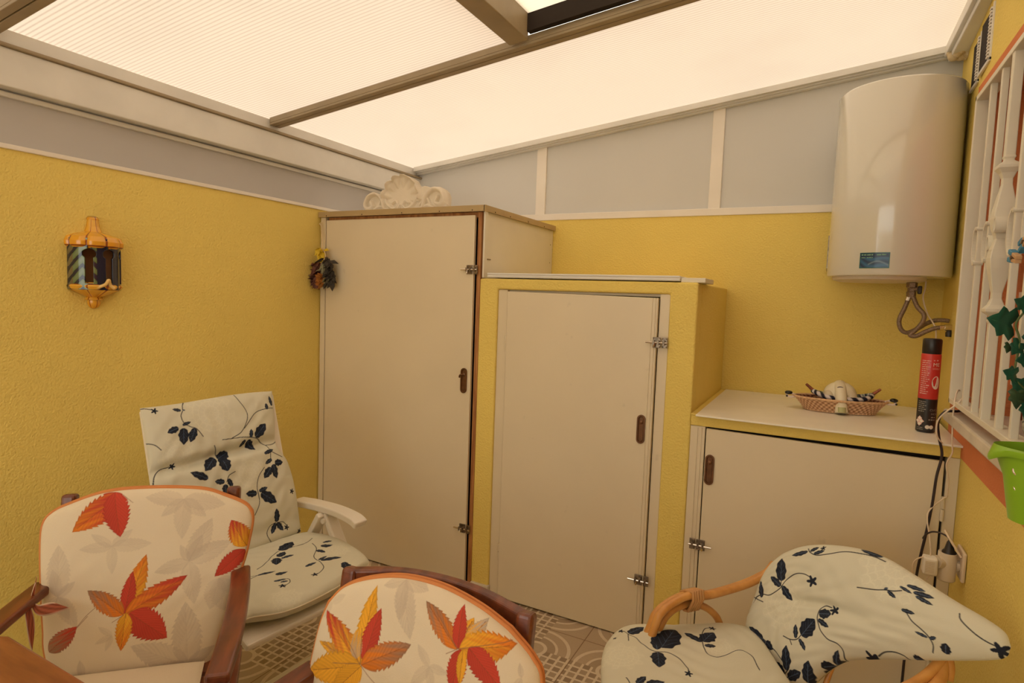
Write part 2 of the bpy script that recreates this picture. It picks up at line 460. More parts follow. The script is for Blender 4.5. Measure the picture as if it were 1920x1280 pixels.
MOTIFS = {'arm1_back': [('lobe', (-0.1924, 0.6094), (-0.1439, 0.53), 0.52, 'ghost', 'ghost', 0.45), ('lobe', (-0.1924, 0.6094), (-0.2095, 0.6795), 0.52, 'ghost', 'ghost', 0.45),
               ('lobe', (-0.1924, 0.6094), (-0.1991, 0.7402), 0.52, 'ghost', 'ghost', 0.45), ('lobe', (-0.1924, 0.6094), (-0.22, 0.5841), 0.52, 'ghost', 'ghost', 0.45),
               ('lobe', (-0.1924, 0.6094), (-0.1547, 0.6456), 0.52, 'ghost', 'ghost', 0.45), ('lobe', (-0.1924, 0.6094), (-0.1631, 0.551), 0.52, 'ghost', 'ghost', 0.45),
               ('lobe', (0.1097, 0.6738), (0.1634, 0.7856), 0.52, 'ghost', 'ghost', 0.45), ('lobe', (0.1097, 0.6738), (0.2142, 0.7204), 0.52, 'ghost', 'ghost', 0.45),
               ('lobe', (0.1097, 0.6738), (0.0865, 0.7194), 0.52, 'ghost', 'ghost', 0.45), ('lobe', (0.1097, 0.6738), (0.0267, 0.6518), 0.52, 'ghost', 'ghost', 0.45),
               ('lobe', (0.1097, 0.6738), (0.1274, 0.561), 0.52, 'ghost', 'ghost', 0.45), ('lobe', (0.1097, 0.6738), (0.1414, 0.743), 0.52, 'ghost', 'ghost', 0.45),
               ('lobe', (0.1182, 0.4069), (-0.0198, 0.4708), 0.546, 'ghost', 'ghost', 0.6), ('lobe', (0.1182, 0.4069), (0.1057, 0.5698), 0.546, 'ghost', 'ghost', 0.6),
               ('lobe', (0.1182, 0.4069), (0.1794, 0.4444), 0.546, 'ghost', 'ghost', 0.6), ('lobe', (0.1182, 0.4069), (0.0258, 0.3926), 0.546, 'ghost', 'ghost', 0.6),
               ('lobe', (0.1182, 0.4069), (0.0713, 0.361), 0.546, 'ghost', 'ghost', 0.6), ('lobe', (0.1182, 0.4069), (0.1594, 0.3581), 0.546, 'ghost', 'ghost', 0.6),
               ('lobe', (-0.0761, 0.7271), (-0.1265, 0.762), 0.455, 'ghost', 'ghost', 0.35), ('lobe', (-0.0761, 0.7271), (-0.0719, 0.6558), 0.455, 'ghost', 'ghost', 0.35),
               ('lobe', (-0.0761, 0.7271), (-0.0292, 0.7688), 0.455, 'ghost', 'ghost', 0.35), ('lobe', (-0.0761, 0.7271), (0.0186, 0.7292), 0.455, 'ghost', 'ghost', 0.35),
               ('lobe', (-0.0761, 0.7271), (-0.1518, 0.7241), 0.455, 'ghost', 'ghost', 0.35), ('lobe', (0.0878, 0.8388), (-0.0071, 0.8485), 0.52, 'ghost', 'ghost', 0.4),
               ('lobe', (0.0878, 0.8388), (0.0901, 0.7329), 0.52, 'ghost', 'ghost', 0.4), ('lobe', (0.0878, 0.8388), (0.194, 0.8181), 0.52, 'ghost', 'ghost', 0.4), ('lobe', (0.0878, 0.8388), (0.0356, 0.7962), 0.52, 'ghost', 'ghost', 0.4),
               ('lobe', (0.0878, 0.8388), (0.1479, 0.789), 0.52, 'ghost', 'ghost', 0.4), ('lobe', (0.1849, 0.623), (0.232, 0.5789), 0.78, 'ghost', 'ghost', 0.4), ('lobe', (0.1849, 0.623), (0.1661, 0.5424), 0.78, 'ghost', 'ghost', 0.4),
               ('lobe', (0.1849, 0.623), (0.2157, 0.5238), 0.78, 'ghost', 'ghost', 0.4), ('lobe', (-0.1257, 0.406), (-0.1332, 0.4501), 0.52, 'ghost', 'ghost', 0.5), ('lobe', (-0.1257, 0.406), (-0.1526, 0.3874), 0.52, 'ghost', 'ghost', 0.5),
               ('lobe', (-0.1257, 0.406), (-0.0742, 0.3861), 0.52, 'ghost', 'ghost', 0.5), ('lobe', (-0.0633, 0.5021), (-0.0966, 0.5272), 0.455, 'ghost', 'ghost', 0.35),
               ('lobe', (-0.0633, 0.5021), (-0.0772, 0.4648), 0.455, 'ghost', 'ghost', 0.35), ('lobe', (-0.0633, 0.5021), (-0.102, 0.4849), 0.455, 'ghost', 'ghost', 0.35),
               ('lobe', (-0.0635, 0.8603), (-0.1703, 0.7692), 0.585, 'red', 'orange', 1.0), ('lobe', (-0.0822, 0.8653), (-0.0577, 0.7496), 0.65, 'red', 'red', 1.0), ('lobe', (0.2469, 0.6917), (0.1745, 0.628), 0.585, 'red', 'red', 1.0),
               ('lobe', (0.2514, 0.6999), (0.2107, 0.7758), 0.78, 'yellow', 'red', 1.0), ('lobe', (-0.0361, 0.5488), (0.0065, 0.7015), 0.39, 'yellow', 'orange', 1.0), ('lobe', (-0.0374, 0.5511), (-0.0234, 0.6605), 0.39, 'red', 'red', 1.0),
               ('lobe', (-0.0362, 0.551), (0.108, 0.6386), 0.39, 'orange', 'red', 1.0), ('lobe', (-0.0264, 0.5542), (0.0656, 0.4819), 0.806, 'red', 'red', 1.0), ('lobe', (-0.0345, 0.5551), (-0.0415, 0.4611), 0.494, 'yellow', 'orange', 1.0),
               ('lobe', (-0.0402, 0.5515), (-0.1256, 0.6203), 0.546, 'orange', 'brown', 1.0), ('lobe', (-0.2057, 0.4747), (-0.1441, 0.5335), 0.65, 'brown', 'red', 1.0), ('lobe', (0.1288, 0.3507), (0.1528, 0.3608), 0.65, 'red', 'red', 1.0),
               ('twig', [(-0.0401, 0.5501), (-0.0653, 0.5346)]), ('twig', [(-0.1052, 0.5758), (-0.1258, 0.5562), (-0.144, 0.5322)]), ('twig', [(-0.0609, 0.858), (-0.0348, 0.8367)]), ('twig', [(-0.1439, 0.53), (-0.1219, 0.5557)])],
 'arm2_back': [('lobe', (-0.0389, 0.8575), (0.0005, 0.758), 0.52, 'ghost', 'ghost', 0.5), ('lobe', (-0.0389, 0.8575), (-0.083, 0.8393), 0.52, 'ghost', 'ghost', 0.5), ('lobe', (-0.0389, 0.8575), (0.02, 0.8503), 0.52, 'ghost', 'ghost', 0.5),
               ('lobe', (-0.0389, 0.8575), (-0.0301, 0.7856), 0.52, 'ghost', 'ghost', 0.5), ('lobe', (0.0481, 0.722), (0.0182, 0.7556), 0.52, 'ghost', 'ghost', 0.4), ('lobe', (0.0481, 0.722), (0.0894, 0.7196), 0.52, 'ghost', 'ghost', 0.4),
               ('lobe', (0.0481, 0.722), (0.013, 0.6786), 0.52, 'ghost', 'ghost', 0.4), ('lobe', (0.0481, 0.722), (0.0592, 0.678), 0.52, 'ghost', 'ghost', 0.4), ('lobe', (-0.2002, 0.7801), (-0.2191, 0.7452), 0.52, 'ghost', 'ghost', 0.3),
               ('lobe', (-0.2002, 0.7801), (-0.1682, 0.8029), 0.52, 'ghost', 'ghost', 0.3), ('lobe', (0.2303, 0.7475), (0.2232, 0.7709), 0.52, 'ghost', 'ghost', 0.5),
               ('lobe', (0.2303, 0.7475), (0.2169, 0.7194), 0.52, 'ghost', 'ghost', 0.5), ('lobe', (-0.1041, 0.6867), (-0.2163, 0.7016), 0.325, 'brown', 'yellow', 1.0),
               ('lobe', (-0.1039, 0.6853), (-0.2126, 0.7626), 0.468, 'yellow', 'red', 1.0), ('lobe', (-0.1039, 0.6853), (-0.0978, 0.8367), 0.364, 'yellow', 'yellow', 1.0),
               ('lobe', (-0.0985, 0.6946), (-0.0749, 0.7996), 0.442, 'red', 'red', 1.0), ('lobe', (-0.1165, 0.6936), (-0.1228, 0.7493), 0.65, 'ghost', 'yellow', 1.0),
               ('lobe', (-0.1018, 0.6858), (0.0038, 0.7509), 0.468, 'orange', 'brown', 1.0), ('lobe', (-0.1039, 0.6853), (-0.2359, 0.6377), 0.546, 'yellow', 'yellow', 1.0),
               ('lobe', (-0.1016, 0.6841), (-0.1619, 0.6165), 0.65, 'yellow', 'yellow', 1.0), ('lobe', (0.1019, 0.7667), (0.0206, 0.8337), 0.468, 'orange', 'brown', 1.0),
               ('lobe', (0.1019, 0.7667), (0.1245, 0.8262), 0.65, 'brown', 'yellow', 1.0), ('lobe', (0.1026, 0.7678), (0.0984, 0.843), 0.468, 'red', 'red', 1.0), ('lobe', (0.1202, 0.7772), (0.1502, 0.8291), 0.65, 'yellow', 'ghost', 1.0),
               ('lobe', (0.1058, 0.7676), (0.2106, 0.7972), 0.65, 'yellow', 'orange', 1.0), ('lobe', (0.1244, 0.7749), (0.1956, 0.7209), 0.676, 'red', 'red', 1.0), ('lobe', (0.1096, 0.7679), (0.0991, 0.6885), 0.585, 'red', 'red', 1.0),
               ('lobe', (0.1135, 0.7688), (0.1144, 0.7059), 0.39, 'yellow', 'yellow', 1.0), ('twig', [(-0.1016, 0.6841), (-0.0862, 0.6727), (-0.066, 0.6619)]), ('twig', [(0.1019, 0.7667), (0.0799, 0.7531)]),
               ('twig', [(-0.104, 0.686), (-0.1595, 0.7403)]), ('twig', [(-0.104, 0.686), (-0.1114, 0.7522)]), ('twig', [(-0.1043, 0.6877), (-0.1702, 0.672)]), ('twig', [(0.1056, 0.7686), (0.2008, 0.8016)]),
               ('twig', [(0.1018, 0.7676), (0.0473, 0.8201)])],
 'rattan_back': [('leaf', (-0.1431, 0.5068), (-0.2025, 0.5103), 0.455), ('leaf', (-0.1411, 0.5046), (-0.1903, 0.5034), 0.416), ('leaf', (-0.1329, 0.5039), (-0.1044, 0.4964), 1.04), ('leaf', (-0.137, 0.5058), (-0.1432, 0.4834), 0.78),
                 ('stem', [(-0.1411, 0.5065), (-0.1185, 0.5023), (-0.0899, 0.4948), (-0.0556, 0.4821)]), ('leaf', (-0.1839, 0.6064), (-0.2139, 0.6457), 0.52), ('leaf', (-0.1419, 0.6767), (-0.1659, 0.7341), 0.754),
                 ('leaf', (-0.1378, 0.6627), (-0.1785, 0.6728), 0.65), ('leaf', (-0.1325, 0.6652), (-0.0944, 0.6429), 0.65), ('leaf', (-0.0974, 0.7838), (-0.1378, 0.7548), 0.39), ('leaf', (-0.0923, 0.788), (-0.0775, 0.8071), 0.65),
                 ('leaf', (-0.0772, 0.7861), (-0.0549, 0.8059), 0.52), ('leaf', (0.0833, 0.8501), (0.0258, 0.847), 0.234), ('leaf', (-0.0064, 0.6501), (0.0232, 0.6643), 1.04), ('leaf', (-0.003, 0.6357), (0.0282, 0.6316), 0.65),
                 ('leaf', (-0.0463, 0.5603), (-0.0601, 0.5926), 0.546), ('leaf', (-0.0342, 0.5752), (-0.0125, 0.6314), 0.936), ('leaf', (-0.0364, 0.5648), (-0.0113, 0.5461), 0.546), ('leaf', (-0.0495, 0.4705), (-0.0669, 0.5297), 0.624),
                 ('leaf', (-0.0531, 0.458), (-0.0893, 0.4714), 0.806), ('leaf', (-0.0412, 0.4551), (-0.0113, 0.4888), 0.78), ('leaf', (0.0061, 0.4724), (0.0017, 0.5276), 0.65), ('leaf', (0.0516, 0.5473), (0.03, 0.528), 1.04),
                 ('leaf', (0.0546, 0.5508), (0.0635, 0.5921), 0.416), ('leaf', (0.0461, 0.5347), (0.0297, 0.4926), 0.468),
                 ('stem', [(-0.2089, 0.58), (-0.2061, 0.5977), (-0.185, 0.616), (-0.1613, 0.6255), (-0.1365, 0.6583), (-0.1258, 0.6895), (-0.1056, 0.7139), (-0.0827, 0.7244), (-0.0594, 0.725)]),
                 ('stem', [(-0.2333, 0.5916), (-0.1767, 0.5972)]), ('stem', [(-0.1037, 0.7912), (-0.0894, 0.7853), (-0.0672, 0.7859), (-0.0392, 0.802), (0.0002, 0.8267), (0.0426, 0.8393), (0.0708, 0.8443), (0.098, 0.844)]),
                 ('stem', [(0.0132, 0.6781), (-0.0032, 0.6746), (-0.0085, 0.6606), (-0.0065, 0.6386), (0.0071, 0.6175), (0.0341, 0.6042), (0.0618, 0.6063), (0.0749, 0.5954), (0.0747, 0.5744)]),
                 ('stem', [(-0.0838, 0.5464), (-0.0627, 0.5488), (-0.0422, 0.5599), (-0.0345, 0.5773)]), ('stem', [(-0.0627, 0.5488), (-0.0525, 0.5397)]), ('stem', [(-0.0436, 0.4771), (-0.0546, 0.4525), (-0.0393, 0.4568)]),
                 ('stem', [(0.0524, 0.5468), (0.0652, 0.5656), (0.0735, 0.5702), (0.0713, 0.5613)]), ('stem', [(-0.136, 0.6636), (-0.1427, 0.6781)]), ('flower', (-0.0526, 0.7173), 0.016), ('flower', (0.025, 0.6759), 0.013),
                 ('flower', (0.1366, 0.6136), 0.018), ('flower', (-0.0644, 0.8097), 0.008), ('leaf', (0.1374, 0.7824), (0.1606, 0.7754), 0.546), ('leaf', (0.1286, 0.7818), (0.1364, 0.7894), 0.78),
                 ('leaf', (0.1684, 0.8139), (0.2084, 0.8177), 0.325), ('leaf', (0.1877, 0.8054), (0.2305, 0.812), 0.364), ('leaf', (0.1959, 0.7991), (0.235, 0.7968), 0.325), ('leaf', (0.1579, 0.8049), (0.1874, 0.8009), 0.325),
                 ('leaf', (0.1801, 0.7568), (0.2088, 0.7616), 0.455), ('leaf', (0.2467, 0.7261), (0.2198, 0.7251), 0.351), ('leaf', (0.2502, 0.7255), (0.2616, 0.7347), 0.78), ('leaf', (0.2813, 0.7102), (0.2807, 0.7326), 1.235),
                 ('leaf', (0.2201, 0.6646), (0.2373, 0.6729), 1.105), ('stem', [(0.1489, 0.6282), (0.1644, 0.6462), (0.1838, 0.6574), (0.2013, 0.6599), (0.208, 0.6559)]),
                 ('stem', [(0.0668, 0.7572), (0.1091, 0.7714), (0.1316, 0.782), (0.15, 0.788), (0.1657, 0.7972)]), ('stem', [(0.1945, 0.7532), (0.2088, 0.7436), (0.2309, 0.7363), (0.2473, 0.7291), (0.2573, 0.7167), (0.2577, 0.6991)]),
                 ('stem', [(0.2854, 0.8045), (0.294, 0.7934), (0.3226, 0.78), (0.3442, 0.7746), (0.3636, 0.7737)]), ('flower', (0.3696, 0.7688), 0.017), ('ghost', (-0.1179, 0.6213), 0.07), ('ghost', (0.1312, 0.8408), 0.09)],
 'rattan_seat': [('leaf', (-0.2825, -0.1381), (-0.2939, -0.077), 0.65), ('leaf', (-0.1869, -0.11), (-0.2459, -0.075), 0.585), ('leaf', (-0.1897, -0.0949), (-0.2544, 0.0034), 0.806), ('leaf', (-0.1779, -0.115), (-0.1201, -0.1533), 0.78),
                 ('leaf', (-0.174, 0.0291), (-0.2285, 0.0146), 0.585), ('leaf', (-0.1755, 0.0339), (-0.2004, 0.0938), 0.91), ('leaf', (-0.1551, 0.0232), (-0.1415, 0.0498), 0.845), ('leaf', (-0.0751, -0.2239), (-0.0665, -0.1769), 0.78),
                 ('leaf', (-0.0863, -0.2452), (-0.1002, -0.2083), 0.65),
                 ('stem',
                  [(-0.3, -0.1413), (-0.2832, -0.1427), (-0.2552, -0.1318), (-0.2216, -0.1323), (-0.1975, -0.1299), (-0.1814, -0.1173), (-0.1655, -0.0954), (-0.1471, -0.0835), (-0.1164, -0.082), (-0.0913, -0.0864), (-0.0773, -0.0948)]),
                 ('stem', [(-0.2785, -0.1408), (-0.2477, -0.16)]),
                 ('stem',
                  [(-0.225, 0.1036), (-0.2274, 0.0857), (-0.2063, 0.0586), (-0.1682, 0.0276), (-0.1432, 0.0129), (-0.1182, 0.0047), (-0.1038, 0.0191), (-0.1032, 0.0456), (-0.1085, 0.0849), (-0.1034, 0.108), (-0.0899, 0.1161),
                   (-0.0607, 0.1081), (-0.02, 0.084)]),
                 ('stem', [(-0.1146, -0.2567), (-0.0948, -0.2598)]), ('flower', (-0.3013, -0.1489), 0.01), ('flower', (-0.0719, -0.0991), 0.011), ('flower', (-0.2208, 0.1083), 0.011), ('flower', (-0.2791, -0.184), 0.006),
                 ('ghost', (-0.1976, -0.2155), 0.06), ('ghost', (-0.1457, 0.0563), 0.05)],
 'resin_back': [('leaf', (-0.1668, 0.9742), (-0.2029, 0.9629), 0.78), ('leaf', (-0.1504, 0.9702), (-0.1595, 0.9156), 0.806), ('leaf', (-0.1157, 0.9642), (-0.1369, 0.92), 0.715), ('leaf', (-0.1533, 0.9804), (-0.1251, 0.9872), 0.52),
                ('leaf', (-0.1463, 1.0302), (-0.1719, 1.0384), 0.585), ('leaf', (-0.1412, 1.0316), (-0.133, 1.0296), 0.78), ('leaf', (-0.0988, 0.789), (-0.1508, 0.822), 0.546), ('leaf', (-0.0545, 0.854), (-0.1063, 0.8164), 0.65),
                ('leaf', (-0.037, 0.85), (-0.0287, 0.7996), 1.105), ('leaf', (-0.0461, 0.8478), (-0.0027, 0.8639), 0.975), ('leaf', (-0.0452, 0.7659), (-0.0777, 0.7749), 0.78), ('leaf', (-0.0319, 0.7735), (-0.0203, 0.7428), 0.715),
                ('leaf', (-0.0426, 0.7567), (-0.0503, 0.7227), 0.975), ('leaf', (0.0766, 0.8986), (0.0814, 0.9294), 0.65), ('leaf', (0.0951, 0.8979), (0.1424, 0.9406), 0.78), ('leaf', (0.0558, 0.8947), (0.0394, 0.8733), 0.78),
                ('leaf', (0.0657, 0.892), (0.0925, 0.8535), 0.78), ('leaf', (0.1873, 1.0037), (0.185, 1.0427), 0.52), ('leaf', (0.1611, 0.9923), (0.1622, 1.0165), 0.78), ('leaf', (0.1421, 0.8076), (0.1139, 0.7948), 0.65),
                ('leaf', (0.1503, 0.7916), (0.1874, 0.7872), 0.91), ('leaf', (0.1423, 0.7878), (0.1496, 0.7347), 0.715), ('leaf', (0.1329, 0.7782), (0.1008, 0.7457), 0.845), ('leaf', (0.1164, 0.8326), (0.1589, 0.8411), 0.455),
                ('leaf', (0.063, 0.6996), (0.0214, 0.7083), 0.78), ('leaf', (0.0719, 0.7049), (0.1054, 0.711), 0.65), ('leaf', (0.0788, 0.698), (0.1321, 0.6498), 0.715), ('leaf', (0.1266, 0.5805), (0.1267, 0.6283), 0.65),
                ('leaf', (0.1224, 0.5772), (0.0995, 0.5449), 0.65), ('leaf', (0.1265, 0.5783), (0.1486, 0.5438), 0.65), ('leaf', (-0.0997, 1.0689), (-0.0754, 1.0708), 0.52),
                ('stem', [(-0.1412, 1.0316), (-0.1346, 1.05), (-0.1114, 1.0671), (-0.0765, 1.071), (-0.0347, 1.0713), (-0.006, 1.0705)]),
                ('stem', [(-0.1422, 1.028), (-0.1514, 1.011), (-0.148, 0.9887), (-0.1291, 0.9715), (-0.1107, 0.9612), (-0.0929, 0.9318)]), ('stem', [(-0.2625, 1.0539), (-0.2494, 1.0526), (-0.2337, 1.0468)]),
                ('stem', [(-0.2614, 0.9416), (-0.2417, 0.9302), (-0.2282, 0.9113)]), ('stem', [(-0.2038, 0.8534), (-0.2332, 0.8495), (-0.254, 0.8301), (-0.2611, 0.8022)]), ('stem', [(-0.0604, 0.8951), (-0.0516, 0.8738), (-0.0446, 0.8557)]),
                ('stem', [(-0.0033, 0.7926), (-0.0274, 0.7834), (-0.0383, 0.7642)]), ('stem', [(-0.0287, 0.9091), (0.0048, 0.9075), (0.0514, 0.9047), (0.1031, 0.8917), (0.1384, 0.8613), (0.1452, 0.8384), (0.1915, 0.8066)]),
                ('stem', [(0.0051, 0.909), (0.0435, 0.9251), (0.0686, 0.9589), (0.0766, 0.9929), (0.0625, 1.0304), (0.0516, 1.0616)]), ('stem', [(0.0576, 0.9365), (0.1083, 0.9847), (0.1592, 0.9957), (0.1916, 0.9955)]),
                ('stem', [(0.1384, 0.8613), (0.1776, 0.863), (0.2213, 0.8896)]), ('stem', [(0.1452, 0.8384), (0.1399, 0.8159), (0.1402, 0.8001)]),
                ('stem', [(0.1071, 0.7838), (0.081, 0.759), (0.0676, 0.7247), (0.0674, 0.7023), (0.0667, 0.6652), (0.0434, 0.6273)]), ('stem', [(0.1304, 0.5772), (0.1518, 0.5734), (0.1668, 0.5554)]),
                ('stem', [(0.1225, 0.5794), (0.0961, 0.572), (0.0828, 0.5425), (0.1112, 0.4975), (0.1442, 0.4664)]), ('flower', (-0.2255, 1.0409), 0.011), ('flower', (-0.1946, 0.8533), 0.011), ('flower', (0.2057, 0.6729), 0.011),
                ('flower', (0.1627, 0.5504), 0.011), ('flower', (0.2193, 0.5204), 0.011), ('ghost', (-0.0501, 1.0073), 0.085), ('ghost', (-0.182, 0.8868), 0.06), ('ghost', (0.052, 0.7731), 0.06), ('ghost', (-0.0205, 0.6664), 0.05)],
 'resin_seat': [('leaf', (0.0608, 0.0565), (0.1306, 0.0921), 0.78), ('leaf', (0.0262, 0.02), (0.0639, 0.0406), 0.91), ('leaf', (0.0261, 0.0045), (0.0683, -0.0059), 0.455), ('leaf', (0.019, 0.0173), (-0.0106, -0.0241), 0.91),
                ('leaf', (0.1709, -0.0134), (0.2069, -0.0348), 0.78), ('leaf', (0.1403, -0.031), (0.1506, -0.0664), 0.78), ('leaf', (0.1948, 0.0064), (0.2304, -0.0003), 0.52), ('leaf', (0.0995, -0.1077), (0.1622, -0.1378), 0.429),
                ('leaf', (0.0976, -0.0993), (0.1348, -0.0946), 0.52), ('leaf', (0.0382, -0.1106), (0.0829, -0.1079), 0.39), ('leaf', (0.1397, -0.1752), (0.1166, -0.235), 0.65), ('leaf', (-0.0929, -0.0474), (-0.037, -0.0598), 0.325),
                ('leaf', (-0.0534, -0.0847), (-0.0168, -0.0966), 0.65), ('leaf', (-0.1486, -0.0539), (-0.1273, -0.0638), 0.39), ('leaf', (-0.1595, -0.0667), (-0.1409, -0.0807), 0.39), ('leaf', (-0.0821, -0.1197), (-0.0496, -0.136), 0.39),
                ('leaf', (-0.0723, -0.1396), (-0.051, -0.1489), 0.52), ('stem', [(-0.0698, -0.0102), (-0.0269, 0.0113), (0.0269, 0.0472), (0.0686, 0.0621), (0.1096, 0.0498), (0.1619, 0.0512), (0.1995, 0.0724)]),
                ('stem', [(0.1659, 0.0268), (0.1488, -0.0196), (0.1007, -0.0707), (0.0916, -0.1182), (0.0744, -0.1571), (0.0448, -0.1749), (0.0298, -0.1737)]),
                ('stem', [(-0.1084, -0.0383), (-0.0929, -0.0474), (-0.1391, -0.0551), (-0.1608, -0.069), (-0.1858, -0.0668)]), ('stem', [(-0.0594, -0.1343), (-0.0448, -0.1398), (-0.0507, -0.1569), (-0.0757, -0.1692)]),
                ('flower', (0.026, -0.1757), 0.012), ('flower', (-0.0816, -0.1642), 0.012), ('ghost', (-0.1114, -0.2272), 0.05), ('ghost', (0.1847, -0.0811), 0.05)]}


def smooth(a, b, x):
    t = np.clip((x-a)/(b-a), 0, 1); return t*t*(3-2*t)

class Canvas:
    """paints prints on a cushion face; x, y are metres measured on the face itself"""
    def __init__(s, x, y, base):
        s.x, s.y = x, y
        s.c = np.zeros((*x.shape, 3), np.float32); s.c[:] = base
    def win(s, x0, y0, x1, y1):
        m = (s.x >= x0)&(s.x <= x1)&(s.y >= y0)&(s.y <= y1)
        if not m.any(): return (slice(0, 0), slice(0, 0))
        j = np.where(m.any(1))[0]; i = np.where(m.any(0))[0]
        return (slice(j[0], j[-1]+1), slice(i[0], i[-1]+1))
    def blend(s, w, a, col):
        a = np.clip(a, 0, 1)[..., None]
        s.c[w] = s.c[w]*(1-a)+np.asarray(col, np.float32)*a
    def line(s, pts, r, col, al=1):
        p = resample(np.array(pts), max(6, 6*len(pts)))
        W_ = s.win(p[:, 0].min()-2*r, p[:, 1].min()-2*r, p[:, 0].max()+2*r, p[:, 1].max()+2*r)
        X_, Y_ = s.x[W_], s.y[W_]
        if X_.size == 0: return
        D = np.full(X_.shape, 9.)
        for a, b in zip(p[:-1], p[1:]):
            d = b-a; L = d@d+1e-12
            t = np.clip(((X_-a[0])*d[0]+(Y_-a[1])*d[1])/L, 0, 1)
            D = np.minimum(D, np.hypot(X_-a[0]-t*d[0], Y_-a[1]-t*d[1]))
        s.blend(W_, (1-smooth(r*.6, r*1.3, D))*al, col)
    def frame(s, b, t):
        b = np.array(b); t = np.array(t)
        d = t-b; L = np.hypot(*d)+1e-9; d = d/L; n = np.array([-d[1], d[0]])
        R_ = L*.75
        m = (b+t)/2; w = s.win(m[0]-R_, m[1]-R_, m[0]+R_, m[1]+R_)
        X_, Y_ = s.x[w]-b[0], s.y[w]-b[1]
        return w, L, (X_*d[0]+Y_*d[1])/L, (X_*n[0]+Y_*n[1])/L
    def leaf(s, b, t, wd):
        w, L, S_, T_ = s.frame(b, t)
        if S_.size == 0: return
        q = np.clip(S_, 1e-4, 1)
        prof = 1.75*(q**.55)*((1-q)**.75)*wd*.5*(1+.1*np.sin(q*19))
        px = .0009/L
        ins = smooth(-px, px, prof-np.abs(T_))*(S_ > 0)*(S_ < 1)
        s.blend(w, ins, (.012, .016, .030))
        vein = (np.abs(T_) < .0008/L)*(S_ < .85)
        side = (np.abs(((S_-np.abs(T_)*1.3)*5) % 1-.5) < .07)*(np.abs(T_) < prof*.75)
        s.blend(w, (np.maximum(vein, side*.5*(L > .03)))*ins*.5, (.13, .19, .30))
    def flower(s, p, r):
        cx, cy = p; w = s.win(cx-1.5*r, cy-1.5*r, cx+1.5*r, cy+1.5*r)
        X_, Y_ = s.x[w]-cx, s.y[w]-cy
        if X_.size == 0: return
        D = np.hypot(X_, Y_); th = np.arctan2(Y_, X_)
        s.blend(w, smooth(-.0006, .0006, r*(.72+.28*np.cos(5*th+1))-D), (.012, .016, .030))
    def ghost(s, p, r):
        cx, cy = p; w = s.win(cx-r, cy-r, cx+r, cy+r)
        X_, Y_ = s.x[w]-cx, s.y[w]-cy
        if X_.size == 0: return
        D = np.hypot(X_, Y_)/r; th = np.arctan2(Y_, X_)
        k = np.floor(D*4.5); pet = np.abs(np.sin(th*(5+2*k)+k*1.7))
        ln = (pet < .22)|(np.abs((D*4.5) % 1-.5+.25*pet) < .10)
        fade = 1-smooth(.8, 1, D+.1*np.sin(9*th))
        s.blend(w, fade*(.25+.45*ln), np.array(s.base2))
    def lobe(s, b, t, wd, c1, c2, al):
        w, L, S_, T_ = s.frame(b, t)
        if S_.size == 0: return
        PAL = dict(red=(.50, .055, .03), orange=(.66, .19, .02), yellow=(.76, .37, .03), brown=(.34, .18, .10), ghost=(.47, .38, .29))
        q = np.clip(S_, 1e-4, 1)
        saw = (q*11+.15*np.sign(T_)) % 1
        prof = 2.75*(q**.75)*((1-q)**1.0)*wd*.5*(1.06-.20*saw*(q > .25))
        px = .0009/L
        ins = smooth(-px, px, prof-np.abs(T_))*(S_ > 0)*(S_ < 1)
        k = np.clip(S_*1.3-.2+.25*np.sin(T_*40+S_*7)*.6+.2*np.sin(S_*23+T_*60), 0, 1)[..., None]
        col = np.array(PAL[c1])*(1-k)+np.array(PAL[c2])*k
        stre = (.5+.5*np.sin((np.abs(T_)*1.6-S_*.9)*70+3*np.sin(S_*8)))[..., None]
        sgn = (T_ > 0)[..., None]
        if c1 != 'ghost':
            col = col*(.92+.12*stre)*(1+.12*sgn)
            edge = np.clip(1-(prof-np.abs(T_))/.035, 0, 1)[..., None]
            col = col*(1-.25*edge)
        else:
            col = col*(.97+.06*stre)
            ins = ins*np.clip(.55+.6*stre[..., 0]*k[..., 0]+.2*sgn[..., 0], 0, 1)
        s.blend(w, ins*al, col)
        vein = (np.abs(T_) < .0007/L)*(S_ < .9)
        side = (np.abs(((S_-np.abs(T_)*1.4)*6) % 1-.5) < .05)
        if c1 != 'ghost': s.blend(w, np.maximum(vein*.55, side*.12)*ins, (.22, .06, .02))
        else: s.blend(w, vein*ins*al*.4, (.40, .31, .24))

RES = dict(arm1_back=(400, 430), arm2_back=(440, 400), resin_back=(300, 370), resin_seat=(330, 260), rattan_back=(480, 470), rattan_seat=(380, 380))
def cushion_panel(key, name, m, parent, base, label=None):
    P = PANELS[key]; nu, nv = RES[key]
    F, _ = panel_grid(P, nu, nv)
    _, Bk = panel_grid(P, nu//5, nv//5)
    n_ = P['normal']; e2 = np.array([0, 1., 0]) if n_[2] == 1 else np.array([0, n_[2], 1.]); e2 = e2/np.linalg.norm(e2)
    cv = Canvas(F[..., 0], F@e2, base); cv.base2 = tuple(min(1, b*1.13+.01) for b in base)
    order = {'ghost': 0, 'stem': 1, 'twig': 3, 'leaf': 2, 'flower': 2, 'lobe': 2}
    for it in sorted(MOTIFS[key], key=lambda i: order[i[0]]):
        if it[0] == 'leaf': cv.leaf(*it[1:])
        elif it[0] == 'stem': cv.line(it[1], .0015, (.03, .03, .035), .95)
        elif it[0] == 'twig': cv.line(it[1], .0009, (.28, .13, .07), .7)
        elif it[0] == 'flower': cv.flower(*it[1:])
        elif it[0] == 'ghost': cv.ghost(*it[1:])
        elif it[0] == 'lobe': cv.lobe(*it[1:])
    cb = np.zeros(Bk.shape, np.float32); cb[:] = base
    o = grid_mesh(name, [F, Bk], m, parent, [cv.c, cb])
    return o, F

